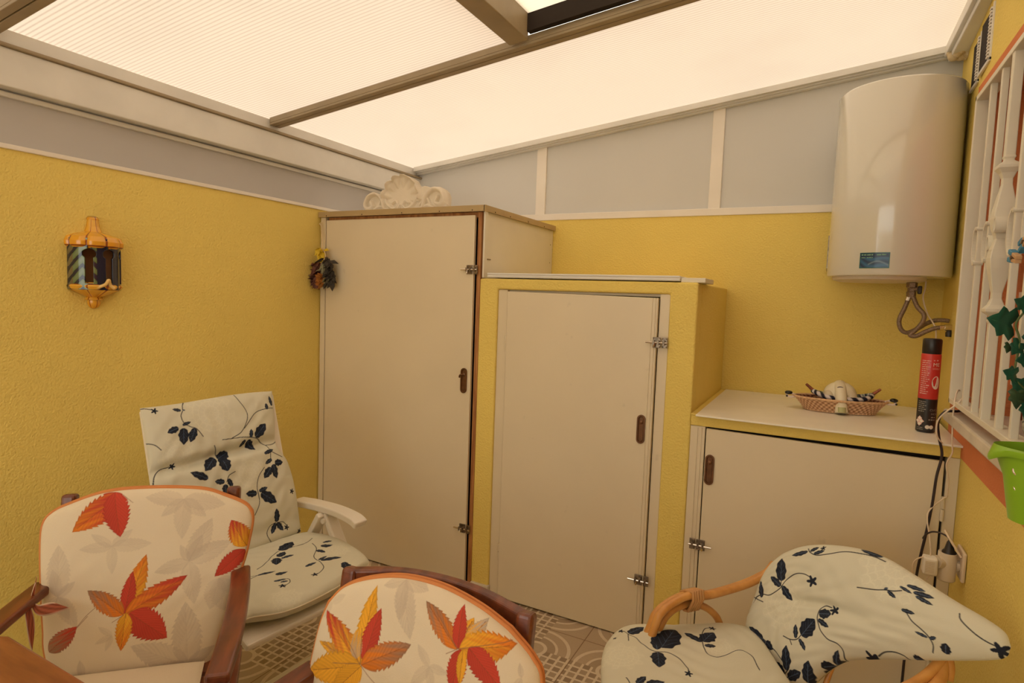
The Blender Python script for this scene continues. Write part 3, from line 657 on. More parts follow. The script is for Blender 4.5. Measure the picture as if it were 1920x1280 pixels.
def edge_pts(F, which, n=60):
    e = {'top': F[-1], 'bottom': F[0], 'left': F[:, 0], 'right': F[:, -1]}[which]
    i = np.linspace(0, len(e)-1, n).astype(int); return [Vector(map(float, e[k])) for k in i]

# ------------------------------------------------------------------ the setting
YB, XL = 3.16, -2.39
YF = -1.7                                    # where the roofed patio ends at the added wall behind the viewer
def rz(x): return 2.171+.11624*(x+2.319)     # underside of the sloping roof
struct('floor', B((XL-.2, 1.6, YF-1.5, YB+.1, -.12, 0)), M['tile'])
wl = struct('wall_left', B((XL-.15, XL, YF, YB+.15, 0, 1.824)), M['yellow'])
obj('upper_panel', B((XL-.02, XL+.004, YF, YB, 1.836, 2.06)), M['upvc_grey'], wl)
obj('coping_strip', B((XL-.15, XL+.008, YF, YB, 1.822, 1.838)), M['trimwhite'], wl, bevel=.003)
obj('panel_rail', B((XL-.02, XL+.018, YF, YB, 1.984, 2.0)), M['alu'], wl, bevel=.003)
wb = struct('wall_back', B((XL, .60, YB, YB+.15, 0, 1.842)), M['yellow'])
bm = bmesh.new(); add_prism(bm, [(XL, 1.84), (.60, 1.84), (.60, rz(.60)), (XL, rz(XL))], YB+.012, YB+.03, 'y')
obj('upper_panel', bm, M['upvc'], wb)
obj('panel_rail', B((XL, .50, YB-.006, YB+.03, 1.842, 1.878)), M['trimwhite'], wb, bevel=.003)
for x0, x1 in ((-1.508, -1.448), (-.545, -.487)):
    obj('mullion', B((x0, x1, YB, YB+.03, 1.875, rz(x1)-.01)), M['trimwhite'], wb, bevel=.003)
# right wall, slightly out of square, with a window opening
WX0, WX1 = .432, .462
def wx(y): return WX0+(WX1-WX0)*max(0, (y-2.38)/(YB-2.38))
WY0, WY1, WZ0, WZ1 = .55, 2.41, 1.075, 2.095      # opening
bm = bmesh.new()
for z0, z1, y0, y1 in ((0, WZ0, YF, 2.44), (WZ1, 2.62, YF, 2.44), (WZ0, WZ1, WY1, 2.44), (WZ0, WZ1, YF, WY0)):
    add_box(bm, WX0, WX0+.2, y0, y1, z0, z1)
add_prism(bm, [(WX0, 2.44), (WX1, YB+.05), (WX0+.25, YB+.05), (WX0+.2, 2.44)], 0, 2.62, 'z')
wr = struct('wall_right', bm, M['yellow'])
bm = bmesh.new()
t_ = .009
OY, OZ0, OZ1 = 2.62, .931, 2.178
for z0, z1, y0, y1 in ((OZ0, WZ0, -.2, OY), (WZ1, OZ1, -.2, OY), (WZ0, WZ1, WY1, OY), (WZ0, WZ1, -.2, WY0)):
    add_prism(bm, [(wx(y0)-t_, y0), (wx(y1)-t_-(.002 if y1 > 2.5 else 0), y1), (wx(y1)+.02, y1), (wx(y0)+.02, y0)], z0, z1, 'z')
obj('orange_surround', bm, M['orange'], wr)
bm = bmesh.new()      # the reveals inside the opening
add_box(bm, WX0, .60, WY1-.004, WY1+.001, WZ0, WZ1); add_box(bm, WX0, .60, WY0-.001, WY0+.004, WZ0, WZ1)
add_box(bm, WX0, .60, WY0, WY1, WZ1-.004, WZ1+.001)
obj('orange_reveal', bm, M['orange'], wr)
struct('trim_1', B((.385, .60, .5, 2.452, 1.040, 1.077)), M['stone'], bevel=.006)       # marble window sill
win = struct('window_1', B((.575, .63, WY0, WY1, WZ0, WZ1)), M['shut'])
bm = bmesh.new()
for z in (1.19, 1.34, 1.46, 1.92): add_box(bm, .545, .58, WY0, WY1, z-.011, z+.011)
obj('window_bar', bm, M['trimwhite'], win, loose=True)
bm = bmesh.new()
for y in (.95, 1.5, 1.96, 2.36): add_box(bm, .55, .58, y-.02, y+.02, WZ0, WZ1)
obj('window_frame', bm, M['shut'], win, loose=True)

# roof
S_ = .11624
def slab(x0, x1, y0, y1, d0, d1):
    """box following the roof slope, d0..d1 above its underside"""
    bm = bmesh.new(); add_prism(bm, [(x0, rz(x0)+d0), (x1, rz(x1)+d0), (x1, rz(x1)+d1), (x0, rz(x0)+d1)], y0, y1, 'y'); return bm
roof = struct('ceiling', slab(XL, .60, 2.03, YB+.1, .022, .030), M['roof'])
obj('roof_sheet', slab(XL, -1.04, .935, 2.03, .022, .030), M['roof'], roof)
obj('roof_sheet', slab(XL, .60, YF, .935, .022, .030), M['roof'], roof)
sky = obj('skylight_hatch', slab(-1.02, .60, .95, 1.99, .085, .093), M['roof_sky'], roof)
bm = slab(-1.075, -1.0, .94, 1.985, -.004, .1)
add_prism(bm, [(-1.0, rz(-1.0)+.05), (.6, rz(.6)+.05), (.6, rz(.6)+.084), (-1.0, rz(-1.0)+.084)], .94, .965, 'y')
obj('hatch_frame', bm, M['alu_dark'], sky, bevel=.003)
obj('hatch_shade_strip', slab(-1.0, .60, 1.972, 2.0, .022, .084), M['dark'], sky)  # near-black strip, the slot's shade put into its colour
for y in (2.03, .935, -.17, -1.27):
    bm = slab(XL+.05, .50, y-.03, y+.03, -.002, .022)
    add_prism(bm, [(XL+.05, rz(XL+.05)-.012), (.5, rz(.5)-.012), (.5, rz(.5)-.002), (XL+.05, rz(XL+.05)-.002)], y-.03, y-.004, 'y')
    add_prism(bm, [(XL+.05, rz(XL+.05)-.012), (.5, rz(.5)-.012), (.5, rz(.5)-.002), (XL+.05, rz(XL+.05)-.002)], y+.0, y+.03, 'y')
    obj('rafter', bm, M['alu_dark'], roof, bevel=.002)
bm = slab(XL+.05, .50, YB-.055, YB+.02, .0, .022)
for a, b_, d in ((.055, .038, -.006), (.036, .02, -.012), (.018, -.012, -.018)):
    add_prism(bm, [(XL+.05, rz(XL+.05)+d), (.5, rz(.5)+d), (.5, rz(.5)+.002), (XL+.05, rz(XL+.05)+.002)], YB-a, YB-b_, 'y')
obj('wall_channel', bm, M['alu'], roof, bevel=.002)
gb = obj('gutter_beam', B((XL, XL+.06, YF, YB+.02, 2.006, 2.126)), M['alu'], roof, bevel=.004)
obj('beam_lip', B((XL, XL+.070, YF, YB+.02, 2.126, 2.138)), M['alu_dark'], gb, bevel=.003)
obj('beam_cap', B((XL, XL+.045, YF, YB+.02, 2.138, 2.186)), M['alu'], gb)
bm = slab(.385, .56, YF, YB-.04, -.022, .022)
add_prism(bm, [(.40, rz(.40)-.045), (.50, rz(.50)-.045), (.50, rz(.50)-.02), (.40, rz(.40)-.02)], YF, YB-.04, 'y')
obj('house_beam', bm, M['alu'], roof, bevel=.004)
bm = bmesh.new()
for k in range(14):
    c = (.395+.012*rnd.random()+.006*k, 3.075-.05*rnd.random(), rz(.40)-.045+.025*rnd.random())
    bmesh.ops.create_icosphere(bm, subdivisions=2, radius=.014+.012*rnd.random(), matrix=Matrix.Translation(c))
obj('sealing_foam', bm, M['foam'], roof, smooth='all')
# unseen: end wall added behind the viewer to tune fill light, low wall beyond
M['cream_wall'] = mat('cream_render', (.80, .76, .66), .9)  # cream keeps the light bounced off these unseen walls less yellow
struct('wall_front_added', B((XL-.15, -2.2, YF-.1, YF, 0, 2.6), (.2, .62, YF-.1, YF, 0, 2.6), (-2.2, .2, YF-.1, YF, 2.1, 2.6)), M['cream_wall'])
struct('wall_far', B((XL-.15, .62, YF-1.6, YF-1.5, 0, 1.0)), M['cream_wall'])
# ventilation grilles high on the right wall
for y0, y1, z0, z1, lab in ((2.715, 2.835, 2.235, 2.39, 'small dark ventilation grille with pale louvre edge, the one nearer the boiler'),
                           (2.50, 2.665, 2.235, 2.40, 'dark ventilation grille with pale louvre edge, the one nearer the barred window')):
    x = wx(y0)
    v = thing('ventilation_grille', lab, 'vent', (x, y0, z0), group='vents high on the right wall')
    obj('backing', B((x-.004, x+.006, y0, y1, z0, z1)), M['dark'], v, world=True)
    bm = bmesh.new(); n = 15
    for k in range(n):
        z = z0+(k+.5)*(z1-z0)/n
        add_box(bm, x-.012, x-.002, y0, y0+.022, z-.0028, z+.0028)
    obj('louvre', bm, M['trimwhite'], v, world=True, loose=True)
    obj('frame', B((x-.008, x, y0-.012, y0-.002, z0-.01, z1+.01), (x-.008, x, y0-.012, y1, z0-.012, z0)), M['alu'], v, world=True, bevel=.001)
# ------------------------------------------------------------------ cupboards along the back wall
YP = 2.375                                   # their common front plane
def latch(x0, z, y=YP, flip=1, parent=None, gap=0, L=.07):
    """small slide bolt; x0 = end of the bolt rod, flip=+1 shoots right"""
    f = flip
    lb = obj('slide_bolt', B(*[(min(x0+f*a, x0+f*b), max(x0+f*a, x0+f*b), y-.004, y, z-.021, z+.021) for a, b in ((.026, .058), (.063, .084))]), M['steel'], parent, world=True, bevel=.001)
    bm = tube([(x0, y-.011, z), (x0+f*.086, y-.011, z)], .0042, 8)
    add_tube(bm, [(x0+f*.035, y-.011, z), (x0+f*.035, y-.014, z-.018)], .004, 8)
    obj('bolt_rod', bm, M['chrome'], lb)
    bm = bmesh.new()
    for a in (.032, .05, .072): add_box(bm, min(x0+f*(a-.004), x0+f*(a+.004)), max(x0+f*(a-.004), x0+f*(a+.004)), y-.017, y-.004, z-.009, z+.009)
    for a in (.029, .055, .066, .081):
        for dz in (-.016, .016): add_lathe(bm, [(.003, 0), (.0026, .002), (0.0004, .003)], (x0+f*a, y-.004, z+dz), seg=8, axis=(0, -1, 0))
    obj('keeper', bm, M['steel'], lb, bevel=.0008)
    return lb
def cup_handle(x, zc, y=YP, h=.115, w_=.034, parent=None, knob=False):
    bm = bmesh.new(); n = 12
    def stad(w2, h2):
        return [(x+w2*math.cos(t), zc+(h2-w2)+w2*math.sin(t)) for t in np.linspace(0, math.pi, n)]+[(x+w2*math.cos(t), zc-(h2-w2)+w2*math.sin(t)) for t in np.linspace(math.pi, 2*math.pi, n)]
    o_ = stad(w_/2, h/2); i_ = stad(w_/2-.006, h/2-.006); i2 = stad(w_/2-.008, h/2-.009)
    vo0 = [bm.verts.new((a, y, b)) for a, b in o_]; vo = [bm.verts.new((a, y-.005, b)) for a, b in o_]
    vi = [bm.verts.new((a, y-.005, b)) for a, b in i_]; vb = [bm.verts.new((a, y-.0008, b)) for a, b in i2]
    N = len(o_)
    for A_, B_ in ((vo0, vo), (vo, vi), (vi, vb)):
        for k in range(N): bm.faces.new((A_[k], A_[(k+1) % N], B_[(k+1) % N], B_[k]))
    bm.faces.new(vb)
    hd = obj('handle', bm, M['bronze'], parent, world=True, smooth=True)
    bm = bmesh.new()
    add_lathe(bm, [(.007, 0), (.008, .004), (.004, .006)], (x, y-.001, zc+h*.24), seg=14, axis=(0, -1, 0))
    if knob: add_tube(bm, [(x-.002, y-.006, zc+h*.24), (x-.014, y-.014, zc+h*.22), (x-.016, y-.016, zc+h*.12)], .004, 8)
    add_lathe(bm, [(.0025, 0), (.0025, .002)], (x, y-.001, zc-h*.33), seg=8, axis=(0, -1, 0))
    obj('keyhole_boss', bm, M['bronze'], hd, smooth=True, loose=True)
    return hd
def hinge(x, z, y=YP, parent=None, h=.075):
    bm = bmesh.new()
    for a, b in ((-.5, -.02), (.02, .5)): add_lathe(bm, [(.0052, a*h), (.0055, a*h+.002), (.0055, b*h-.002), (.0052, b*h)], (x, y-.004, z), seg=10)
    add_box(bm, x-.006, x+.0, y-.002, y, z-h/2, z+h/2)
    obj('hinge', bm, M['door_paint'], parent, world=True, smooth=True)

# tall cupboard in the left corner
tc = thing('tall_cupboard', 'tall cream painted cupboard in the left corner with a pine edge strip', 'cupboard', (-1.88, 2.76, 0))
obj('side_panel', B((-1.412, -1.4015, YP+.062, YB-.004, .0, 1.782), (-1.4015, -1.388, YP+.022, YB-.004, 1.482, 1.782)), M['white_paint'], tc, world=True)
bm = bmesh.new()
for z in (1.745, 1.60, 1.51): add_lathe(bm, [(.003, 0), (.003, .0012)], (-1.386, YP+.02, z), seg=8, axis=(1, 0, 0))
for z in (1.70, 1.60): add_lathe(bm, [(.003, 0), (.003, .0012)], (-1.386, YB-.04, z), seg=8, axis=(1, 0, 0))
add_box(bm, -1.388, -1.385, YP+.02, YP+.07, 1.568, 1.571)
obj('screw', bm, M['steel'], tc, world=True, loose=True)
obj('corner_batten', B((-1.387, -1.378, YP-.004, YP+.022, 1.484, 1.782)), M['white_paint'], tc, world=True, bevel=.001)
obj('frame_strip', B((XL+.006, -2.350, YP-.002, YP+.02, 0, 1.782)), M['door_paint'], tc, world=True, bevel=.002)
obj('pine_post', B((-1.421, -1.4005, YP+.004, YP+.06, .0, 1.782), (-2.34, -1.42, YP+.01, YP+.05, 1.757, 1.782)), M['pine'], tc, world=True, bevel=.002)
obj('carcass', B((XL+.006, XL+.02, YP+.02, YB-.006, 0, 1.78), (XL+.02, -1.41, YB-.02, YB-.006, 0, 1.78), (XL+.02, -1.41, YP+.07, YB-.02, .02, .03), (-2.341, -1.42, YP+.056, YP+.064, .0, 1.757)), M['dark'], tc, world=True)
dr = obj('door', B((-2.342, -1.432, YP-.006, YP+.012, .006, 1.766)), M['door_paint'], tc, world=True, bevel=.003)
tb = obj('top_board', B((XL+.006, -1.382, YP-.012, YB-.004, 1.784, 1.808)), M['trimwhite'], tc, world=True)
bm = B((XL+.004, -1.376, YP-.018, YP-.010, 1.781, 1.809), (-1.382, -1.373, YP-.018, YB-.002, 1.781, 1.809))
obj('edge_strip', bm, M['tan_edge'], tb, bevel=.001)
bm = bmesh.new()
for x in (-2.33, -2.09, -1.84, -1.62, -1.44): add_lathe(bm, [(.0026, 0), (.0026, .002)], (x, YP-.018, 1.787), seg=8, axis=(0, -1, 0))
for y in (2.45, 2.6, 2.8, 3.0): add_lathe(bm, [(.0026, 0), (.0026, .002)], (-1.373, y, 1.787), seg=8, axis=(1, 0, 0))
obj('nail', bm, M['dark'], tb, loose=True)
latch(-1.494, 1.518, YP-.006, 1, dr); latch(-1.492, .297, YP-.006, 1, dr)
cup_handle(-1.466, 1.002, YP-.006, .118, .034, dr, knob=True)

# walled cupboard in the middle: rendered masonry box with a cream door
BX0, BX1, BZ = -1.3995, -.427, 1.480
mc = thing('masonry_cupboard', 'yellow rendered masonry cupboard with a cream door, between tall cupboard and worktop', 'cupboard', (-.91, 2.76, 0))
bm = bmesh.new()
DX0, DX1, DZ = -1.306, -.533, 1.432
add_prism(bm, [(BX0, 0), (DX0, 0), (DX0, DZ), (DX1, DZ), (DX1, 0), (BX1, 0), (BX1, BZ), (BX0, BZ)], YP, YP+.09, 'y')
add_box(bm, BX1-.09, BX1, YP+.088, YB-.004, 0, BZ); add_box(bm, BX0+.016, BX0+.04, YP+.088, YB-.004, 0, BZ-.002); add_box(bm, BX0+.03, BX1-.08, YP+.088, YB-.004, BZ-.06, BZ-.0005)
bmesh.ops.remove_doubles(bm, verts=bm.verts, dist=1e-5)
obj('rendered_body', bm, M['yellow'], mc, world=True, bevel=.008, seg=3)
obj('interior', B((BX0+.05, BX1-.1, YP+.095, YP+.1, .0, BZ-.07)), M['dark'], mc, world=True)
obj('skirting_tile', B((BX0+.004, DX0+.006, YP-.012, YP+.01, 0, .05)), M['stone'], mc, world=True, bevel=.003)
obj('door_frame', B((DX0, -1.259, YP+.012, YP+.06, 0, DZ), (-.573, DX1, YP+.008, YP+.06, 0, DZ), (-1.259, -.573, YP+.03, YP+.06, DZ-.012, DZ)), M['door_paint'], mc, world=True, bevel=.002, loose=True)
bm = bmesh.new()       # the door hangs a little crooked: its free top corner sags
add_prism(bm, [(-1.252, .010), (-.577, .004), (-.577, 1.416), (-1.252, 1.424)], YP-.004, YP+.02, 'y')
dr = obj('door', bm, M['door_paint'], mc, world=True, bevel=.003)
obj('edge_moulding', B((-.601, -.5985, YP-.0065, YP-.003, .006, 1.415), (-.588, -.5855, YP-.0065, YP-.003, .006, 1.415)), M['door_paint'], dr, bevel=.0008, loose=True)
latch(-.616, 1.240, YP-.0065, 1, dr); latch(-.640, .262, YP-.0065, 1, dr)
cup_handle(-.602+(-.018), .885, YP-.0045, .118, .034, dr)
hinge(-1.2555, 1.19, YP+.006, dr); hinge(-1.2555, .225, YP+.006, dr)
# loose white boards lying on its top
bw = thing('white_board', 'long thin white board lying on top of the yellow masonry cupboard', 'board', (-.93, 2.43, BZ))
obj('board', B((-1.362, -.498, YP+.003, YP+.19, BZ+.004, BZ+.024)), M['trimwhite'], bw, world=True, bevel=.002)
obj('edge_lip', B((-1.362, -.499, YP-.001, YP+.006, BZ+.006, BZ+.014), (-1.362, -.499, YP-.001, YP+.006, BZ+.018, BZ+.025)), M['alu'], bw, world=True, bevel=.0015, loose=True)
tag(obj('board_offcut', B((-.4965, -.404, YP+.012, YP+.20, BZ, BZ+.018)), M['white_paint'], bevel=.002), 'short white slat end sticking out beyond the long board on the masonry cupboard', 'board')

# low cupboard on the right with a worktop
lc = thing('low_cupboard', 'low cream cupboard with wide door under the worktop in the right corner', 'cupboard', (0, 2.76, 0))
obj('rendered_band', B((BX1+.0005, .4315, YP+.0, YP+.07, .927, .968)), M['yellow'], lc, world=True, bevel=.003)
fr = obj('door_frame', B((BX1+.0005, -.371, YP+.004, YP+.05, 0, .926), (.397, .4315, YP+.004, YP+.05, 0, .926)), M['door_paint'], lc, world=True, bevel=.002, loose=True)
obj('interior', B((-.371, .397, YP+.052, YP+.056, 0, .926)), M['dark'], lc, world=True)
bm = bmesh.new(); add_prism(bm, [(-.366, .012), (.389, .012), (.389, .912), (-.366, .921)], YP-.004, YP+.014, 'y')
dr = obj('door', bm, M['door_paint'], lc, world=True, bevel=.003)
obj('edge_moulding', B((-.4, -.3975, YP+.001, YP+.005, .006, .92), (-.385, -.3825, YP+.001, YP+.005, .006, .92)), M['door_paint'], fr, bevel=.0008, loose=True)
lt_ = latch(-.320, .461, YP-.0045, -1, dr)
cup_handle(-.346, .763, YP-.0045, .118, .034, dr)
hinge(.3935, .755, YP-.002, dr, .082); hinge(.3935, .20, YP-.002, dr, .082)
wt = thing('worktop', 'cream laminate worktop on the low cupboard, holding basket and spray can', 'worktop', (0, 2.76, .968))
obj('top', B((BX1+.022, .430, YP-.028, YB-.003, .968, .975)), M['laminate'], wt, world=True, bevel=.0015)
obj('rendered_margin', B((BX1+.0005, BX1+.021, YP-.005, YB-.003, .968, .974)), M['yellow'], wt, world=True, bevel=.002)

# ------------------------------------------------------------------ shell ornament on the tall cupboard
def shell():
    W_, H_ = .525, .175; nx, ny = 230, 90
    x = np.linspace(-W_/2, W_/2, nx); y = np.linspace(0, H_, ny); X_, Y_ = np.meshgrid(x, y)
    cx, cy, R0 = -.02, .055, .118
    dx, dy = X_-cx, Y_-cy; r = np.hypot(dx, dy); th = np.arctan2(dy, dx)
    Rs = R0*(1+.035*np.abs(np.cos(th*6.5)))
    shell_in = (r < Rs)&(dy > -.03)
    def circ(a, b, rr): return np.hypot(X_-a, Y_-b) < rr
    sil = shell_in|circ(-.2, .035, .062)|circ(.2, .048, .066)|circ(-.125, .045, .055)|circ(.12, .06, .06)|circ(.15, .085, .028)|circ(-.13, .08, .025)|((np.abs(X_) < .215)&(Y_ < .035))
    h = np.full(X_.shape, .02)
    rim = np.clip(1-np.abs(r-Rs*.95)/.009, 0, 1)
    fan = .004+.020*np.abs(np.cos(th*6.5))**.8*np.clip(r/R0*1.3, 0, 1)+.014*np.clip(r/R0, 0, 1)**2
    h = np.where(shell_in&(dy > -.012), fan, h)
    h = h+.016*np.clip(1-np.abs(r-R0*1.0)/.012, 0, 1)*(dy > 0)
    def ridge(pts, wd, amp):
        p = resample(np.array(pts), 60); D = np.min(np.hypot(X_[..., None]-p[:, 0], Y_[..., None]-p[:, 1]), -1)
        return amp*np.sqrt(np.clip(1-(D/wd)**2, 0, 1))
    for s in (-1, 1):
        c0 = cx+s*.04
        h = np.maximum(h, .02+ridge([(cx+s*.1, .055), (cx+s*.078, .028), (c0, .012), (cx+s*.017, .03), (cx+s*.03, .05), (c0+s*.01, .04)], .0075, .016))
        k = .2*s; yb = .035 if s < 0 else .048
        h = np.maximum(h, .02+ridge([(k-s*.075, .02), (k-s*.06, yb+.02), (k-s*.02, yb+.052), (k+s*.03, yb+.04), (k+s*.05, yb), (k+s*.03, yb-.02), (k, yb-.012), (k+s*.01, yb+.012)], .011, .024))
        h = np.maximum(h, .02+ridge([(k-s*.09, .008), (k-s*.05, .025), (k-s*.01, .012)], .008, .014))
        h = np.maximum(h, .02+ridge([(k-s*.10, .03), (k-s*.06, .06), (k-s*.035, .03)], .008, .012))
        h = np.maximum(h, .02+ridge([(cx+s*.02, .002), (cx+s*.006, .03)], .006, .012))
    bm = bmesh.new(); vf = {}; vb = {}
    for j in range(ny):
        for i in range(nx):
            if sil[j, i]:
                vf[j, i] = bm.verts.new((x[i], -h[j, i], y[j])); 
    faces = []
    for j in range(ny-1):
        for i in range(nx-1):
            q = ((j, i), (j, i+1), (j+1, i+1), (j+1, i))
            if all(k in vf for k in q): faces.append(bm.faces.new([vf[k] for k in q]))
    ed = [e for e in bm.edges if len(e.link_faces) == 1]
    r_ = bmesh.ops.extrude_edge_only(bm, edges=ed)
    nv_ = [g for g in r_['geom'] if isinstance(g, bmesh.types.BMVert)]
    for v in nv_: v.co.y = .03
    for v in [v for v in bm.verts if not v.link_faces]: bm.verts.remove(v)
    bmesh.ops.holes_fill(bm, edges=[e for e in bm.edges if len(e.link_faces) == 1], sides=0)
    return bm
sh = obj('shell_ornament', shell(), M['plaster_cast'], smooth='all')
tag(sh, 'white plaster scallop shell ornament standing on top of the tall cupboard', 'ornament')
sh.scale = (.93, 1, 1.04); sh.location = (-1.905, 2.475, 1.809); sh.rotation_euler = (math.radians(-4), 0, math.radians(4))
sm_ = sh.modifiers.new('smooth', 'SMOOTH'); sm_.iterations = 1; sm_.factor = .5

# ------------------------------------------------------------------ ceramic wall lantern
def lantern():
    root = thing('ceramic_wall_lantern', 'glazed yellow and green ceramic half lantern hanging on the left wall', 'wall lamp', (XL, 1.256, 1.47))
    cm = paint_mat('glazed_ceramic', .18, bump=0.0003, bscale=60, coat=.8)
    R_ = .086
    def ring(zs, rf, colf, nth=140, name='x', mask=None, thick=0, par=root):
        th = np.linspace(-math.pi/2-.0, math.pi/2+.0, nth); T, Z = np.meshgrid(th, zs)
        r = rf(T, Z); Xp = r*np.cos(T); Yp = r*np.sin(T)
        return T, Z, np.stack([Xp, Yp, Z], -1), colf(T, Z, r)
    # body with keyhole openings; local +x points into the room, y along the wall
    zs = np.linspace(-.098, .085, 130); nth = 170; th = np.linspace(-math.pi/2, math.pi/2, nth)
    T, Z = np.meshgrid(th, zs)
    r = R_*(1+.0*T)
    hole = np.zeros(T.shape, bool)
    for tc_ in (-.62, .12, .86):
        d = np.abs(T-tc_)
        hole |= (d < .14)&(Z > -.075)&(Z < .02)
        hole |= (np.hypot((T-tc_)*R_*.8, Z-.03) < .0165)&(Z > .0)
        hole |= (d < .10*(1-(Z-.03)/.035))&(Z > .03)&(Z < .062)
    G = np.stack([r*np.cos(T)*1.0, r*np.sin(T), Z], -1)
    C = np.zeros(G.shape)+np.array((.012, .014, .035))
    g = (T < -.35)
    lf = (.5+.5*np.sin(Z*150+14*np.abs(T+.85)))*np.clip(1.3-1.6*np.abs(T+.85), 0, 1)
    C = np.where((g*(lf > .28))[..., None], np.array((.11, .17, .05))+.10*(lf[..., None]-.28), C)
    C = np.where(((T < -1.25)&(lf > .15))[..., None], np.array((.16, .13, .06)), C)
    C = np.where(((T > 1.2)&(lf > .3))[..., None], np.array((.28, .22, .10)), C)
    bm = bmesh.new(); nv, nu = T.shape; vv = [[None]*nu for _ in range(nv)]
    lay = bm.verts.layers.float_color.new('Col')
    def gv(j, i):
        if vv[j][i] is None:
            vv[j][i] = bm.verts.new(G[j, i]); vv[j][i][lay] = (*C[j, i], 1)
        return vv[j][i]
    for j in range(nv-1):
        for i in range(nu-1):
            if not (hole[j, i] or hole[j+1, i+1] or hole[j, i+1] or hole[j+1, i]):
                bm.faces.new((gv(j, i), gv(j, i+1), gv(j+1, i+1), gv(j+1, i)))
    o = obj('body', bm, cm, root, smooth='all')
    so = o.modifiers.new('thick', 'SOLIDIFY'); so.thickness = .007; so.offset = -1
    def colour(T, Z, f, zlo, zhi):
        n = np.abs(np.sin(T*f))
        k = np.clip((Z-zlo)/(zhi-zlo), 0, 1)[..., None]
        c = np.array((.78, .34, .02))*(1-k)+np.array((.80, .45, .05))*k
        return np.where((n < .16)[..., None], np.array((.30, .06, .01)), c)
    # upper cap: melon lobes, then a neck
    for nm, zz, rf, f in (('upper_cap', np.linspace(.050, .160, 70), lambda T, Z: (np.interp(Z, [.050, .06, .075, .092, .104, .112, .13, .160], [.084, .095, .096, .088, .058, .030, .023, .019]))*(1-.10*(1-np.abs(np.sin(T*4.5)))**2*(Z < .11)), 4.5),
                          ('lower_cap', np.linspace(-.128, -.072, 50), lambda T, Z: (np.interp(Z, [-.128, -.115, -.10, -.085, -.072], [.018, .05, .084, .093, .080]))*(1-.10*(1-np.abs(np.sin(T*4.5+.6)))**2), 4.5),
                          ('top_finial', np.linspace(.155, .170, 20), lambda T, Z: np.interp(Z, [.155, .16, .168, .170], [.0205, .020, .016, .002]), 2),
                          ('bottom_knob', np.linspace(-.168, -.118, 40), lambda T, Z: .0225*np.sqrt(np.clip(1-((Z+.143)/.0255)**2, 0, 1))+.010*(Z > -.135), 3)):
        th = np.linspace(-math.pi/2, math.pi/2, 160); T, Z = np.meshgrid(th, zz); r = rf(T, Z)
        G2 = np.stack([r*np.cos(T), r*np.sin(T), Z], -1)
        C2 = colour(T, Z, f, zz[0], zz[-1])
        if nm == 'top_finial': C2 = C2*np.clip(1.6-(Z-.152)/.014, .12, 1)[..., None]
        if nm in ('upper_cap', 'lower_cap'):
            e = np.abs(Z-(.058 if nm == 'upper_cap' else -.078)) < .003
            C2 = np.where(e[..., None], np.array((.30, .06, .01)), C2)
            # shell end caps so the relief is closed against the wall
        back = G2.copy(); back[..., 0] = 0.0
        grid_mesh(nm, [G2, back], cm, root, [C2, C2*.6])
    obj('inside_back', B((.001, .006, -.07, .07, -.09, .08)), mat('terracotta_glaze', (.30, .14, .05), .6), root)
    # a moulded ribbon scroll over the lower cap
    obj('scroll', tube([(.078, -.03, -.09), (.094, -.01, -.078), (.098, .0, -.062), (.093, .008, -.08), (.098, .02, -.092)], .006, 8), mat('cream_glaze', (.80, .52, .16), .2, coat=.6), root, smooth='all')
    return root
lantern()

# ------------------------------------------------------------------ dried-flower bundle hanging by the tall cupboard
db = thing('dried_bundle', 'dried dark fruit and flower bundle hanging from a cord beside the tall cupboard door', 'decoration', (-2.318, 2.335, 1.50))
bm = tube([(-2.362, 2.358, 1.755), (-2.372, 2.352, 1.745), (-2.364, 2.354, 1.738), (-2.356, 2.350, 1.70), (-2.345, 2.345, 1.65), (-2.335, 2.335, 1.615)], .0028, 7)
add_tube(bm, [(-2.335, 2.330, 1.615), (-2.305, 2.318, 1.60), (-2.29, 2.315, 1.575), (-2.30, 2.312, 1.555)], .0025, 7)
obj('cord', bm, mat('raffia', (.72, .55, .30), .8), db, world=True, smooth='all')
def petals(name, centres, L, col, n, parent, seed, wide=.4, droop=(0, 0, -1)):
    r2 = random.Random(seed); bm = bmesh.new()
    for k in range(n):
        c = Vector(r2.choice(centres))+Vector((r2.uniform(-.012, .012), r2.uniform(-.012, .006), r2.uniform(-.02, .02)))
        d = (Vector((r2.uniform(-1, 1), r2.uniform(-1, .2), r2.uniform(-1, 1)))+Vector(droop)).normalized()
        s = d.orthogonal().normalized(); nrm = d.cross(s); l = L*r2.uniform(.6, 1.2); wd = l*wide
        a = bm.verts.new(c); b1 = bm.verts.new(c+d*l*.45+s*wd*.5+nrm*.003); b2 = bm.verts.new(c+d*l*.45-s*wd*.5+nrm*.003); m_ = bm.verts.new(c+d*l*.5-nrm*.003); e = bm.verts.new(c+d*l)
        bm.faces.new((a, b1, m_)); bm.faces.new((a, m_, b2)); bm.faces.new((b1, e, m_)); bm.faces.new((m_, e, b2))
    return obj(name, bm, col, parent, world=True)
petals('yellow_ribbon', [(-2.33, 2.328, 1.60)], .045, mat('yellow_ribbon', (.72, .50, .02), .6), 26, db, 3, .6)
petals('brown_pods', [(-2.36, 2.335, 1.53), (-2.363, 2.335, 1.49), (-2.35, 2.33, 1.465), (-2.345, 2.325, 1.46)], .05, mat('dry_brown', (.20, .07, .045), .8, vary=.6, vscale=60), 150, db, 4, .5)
petals('dark_leaves', [(-2.29, 2.33, 1.55), (-2.275, 2.33, 1.52), (-2.262, 2.33, 1.49), (-2.27, 2.33, 1.465), (-2.285, 2.335, 1.50)], .05, mat('dry_dark_leaf', (.07, .055, .04), .8, vary=.5, vscale=60), 170, db, 5, .5)
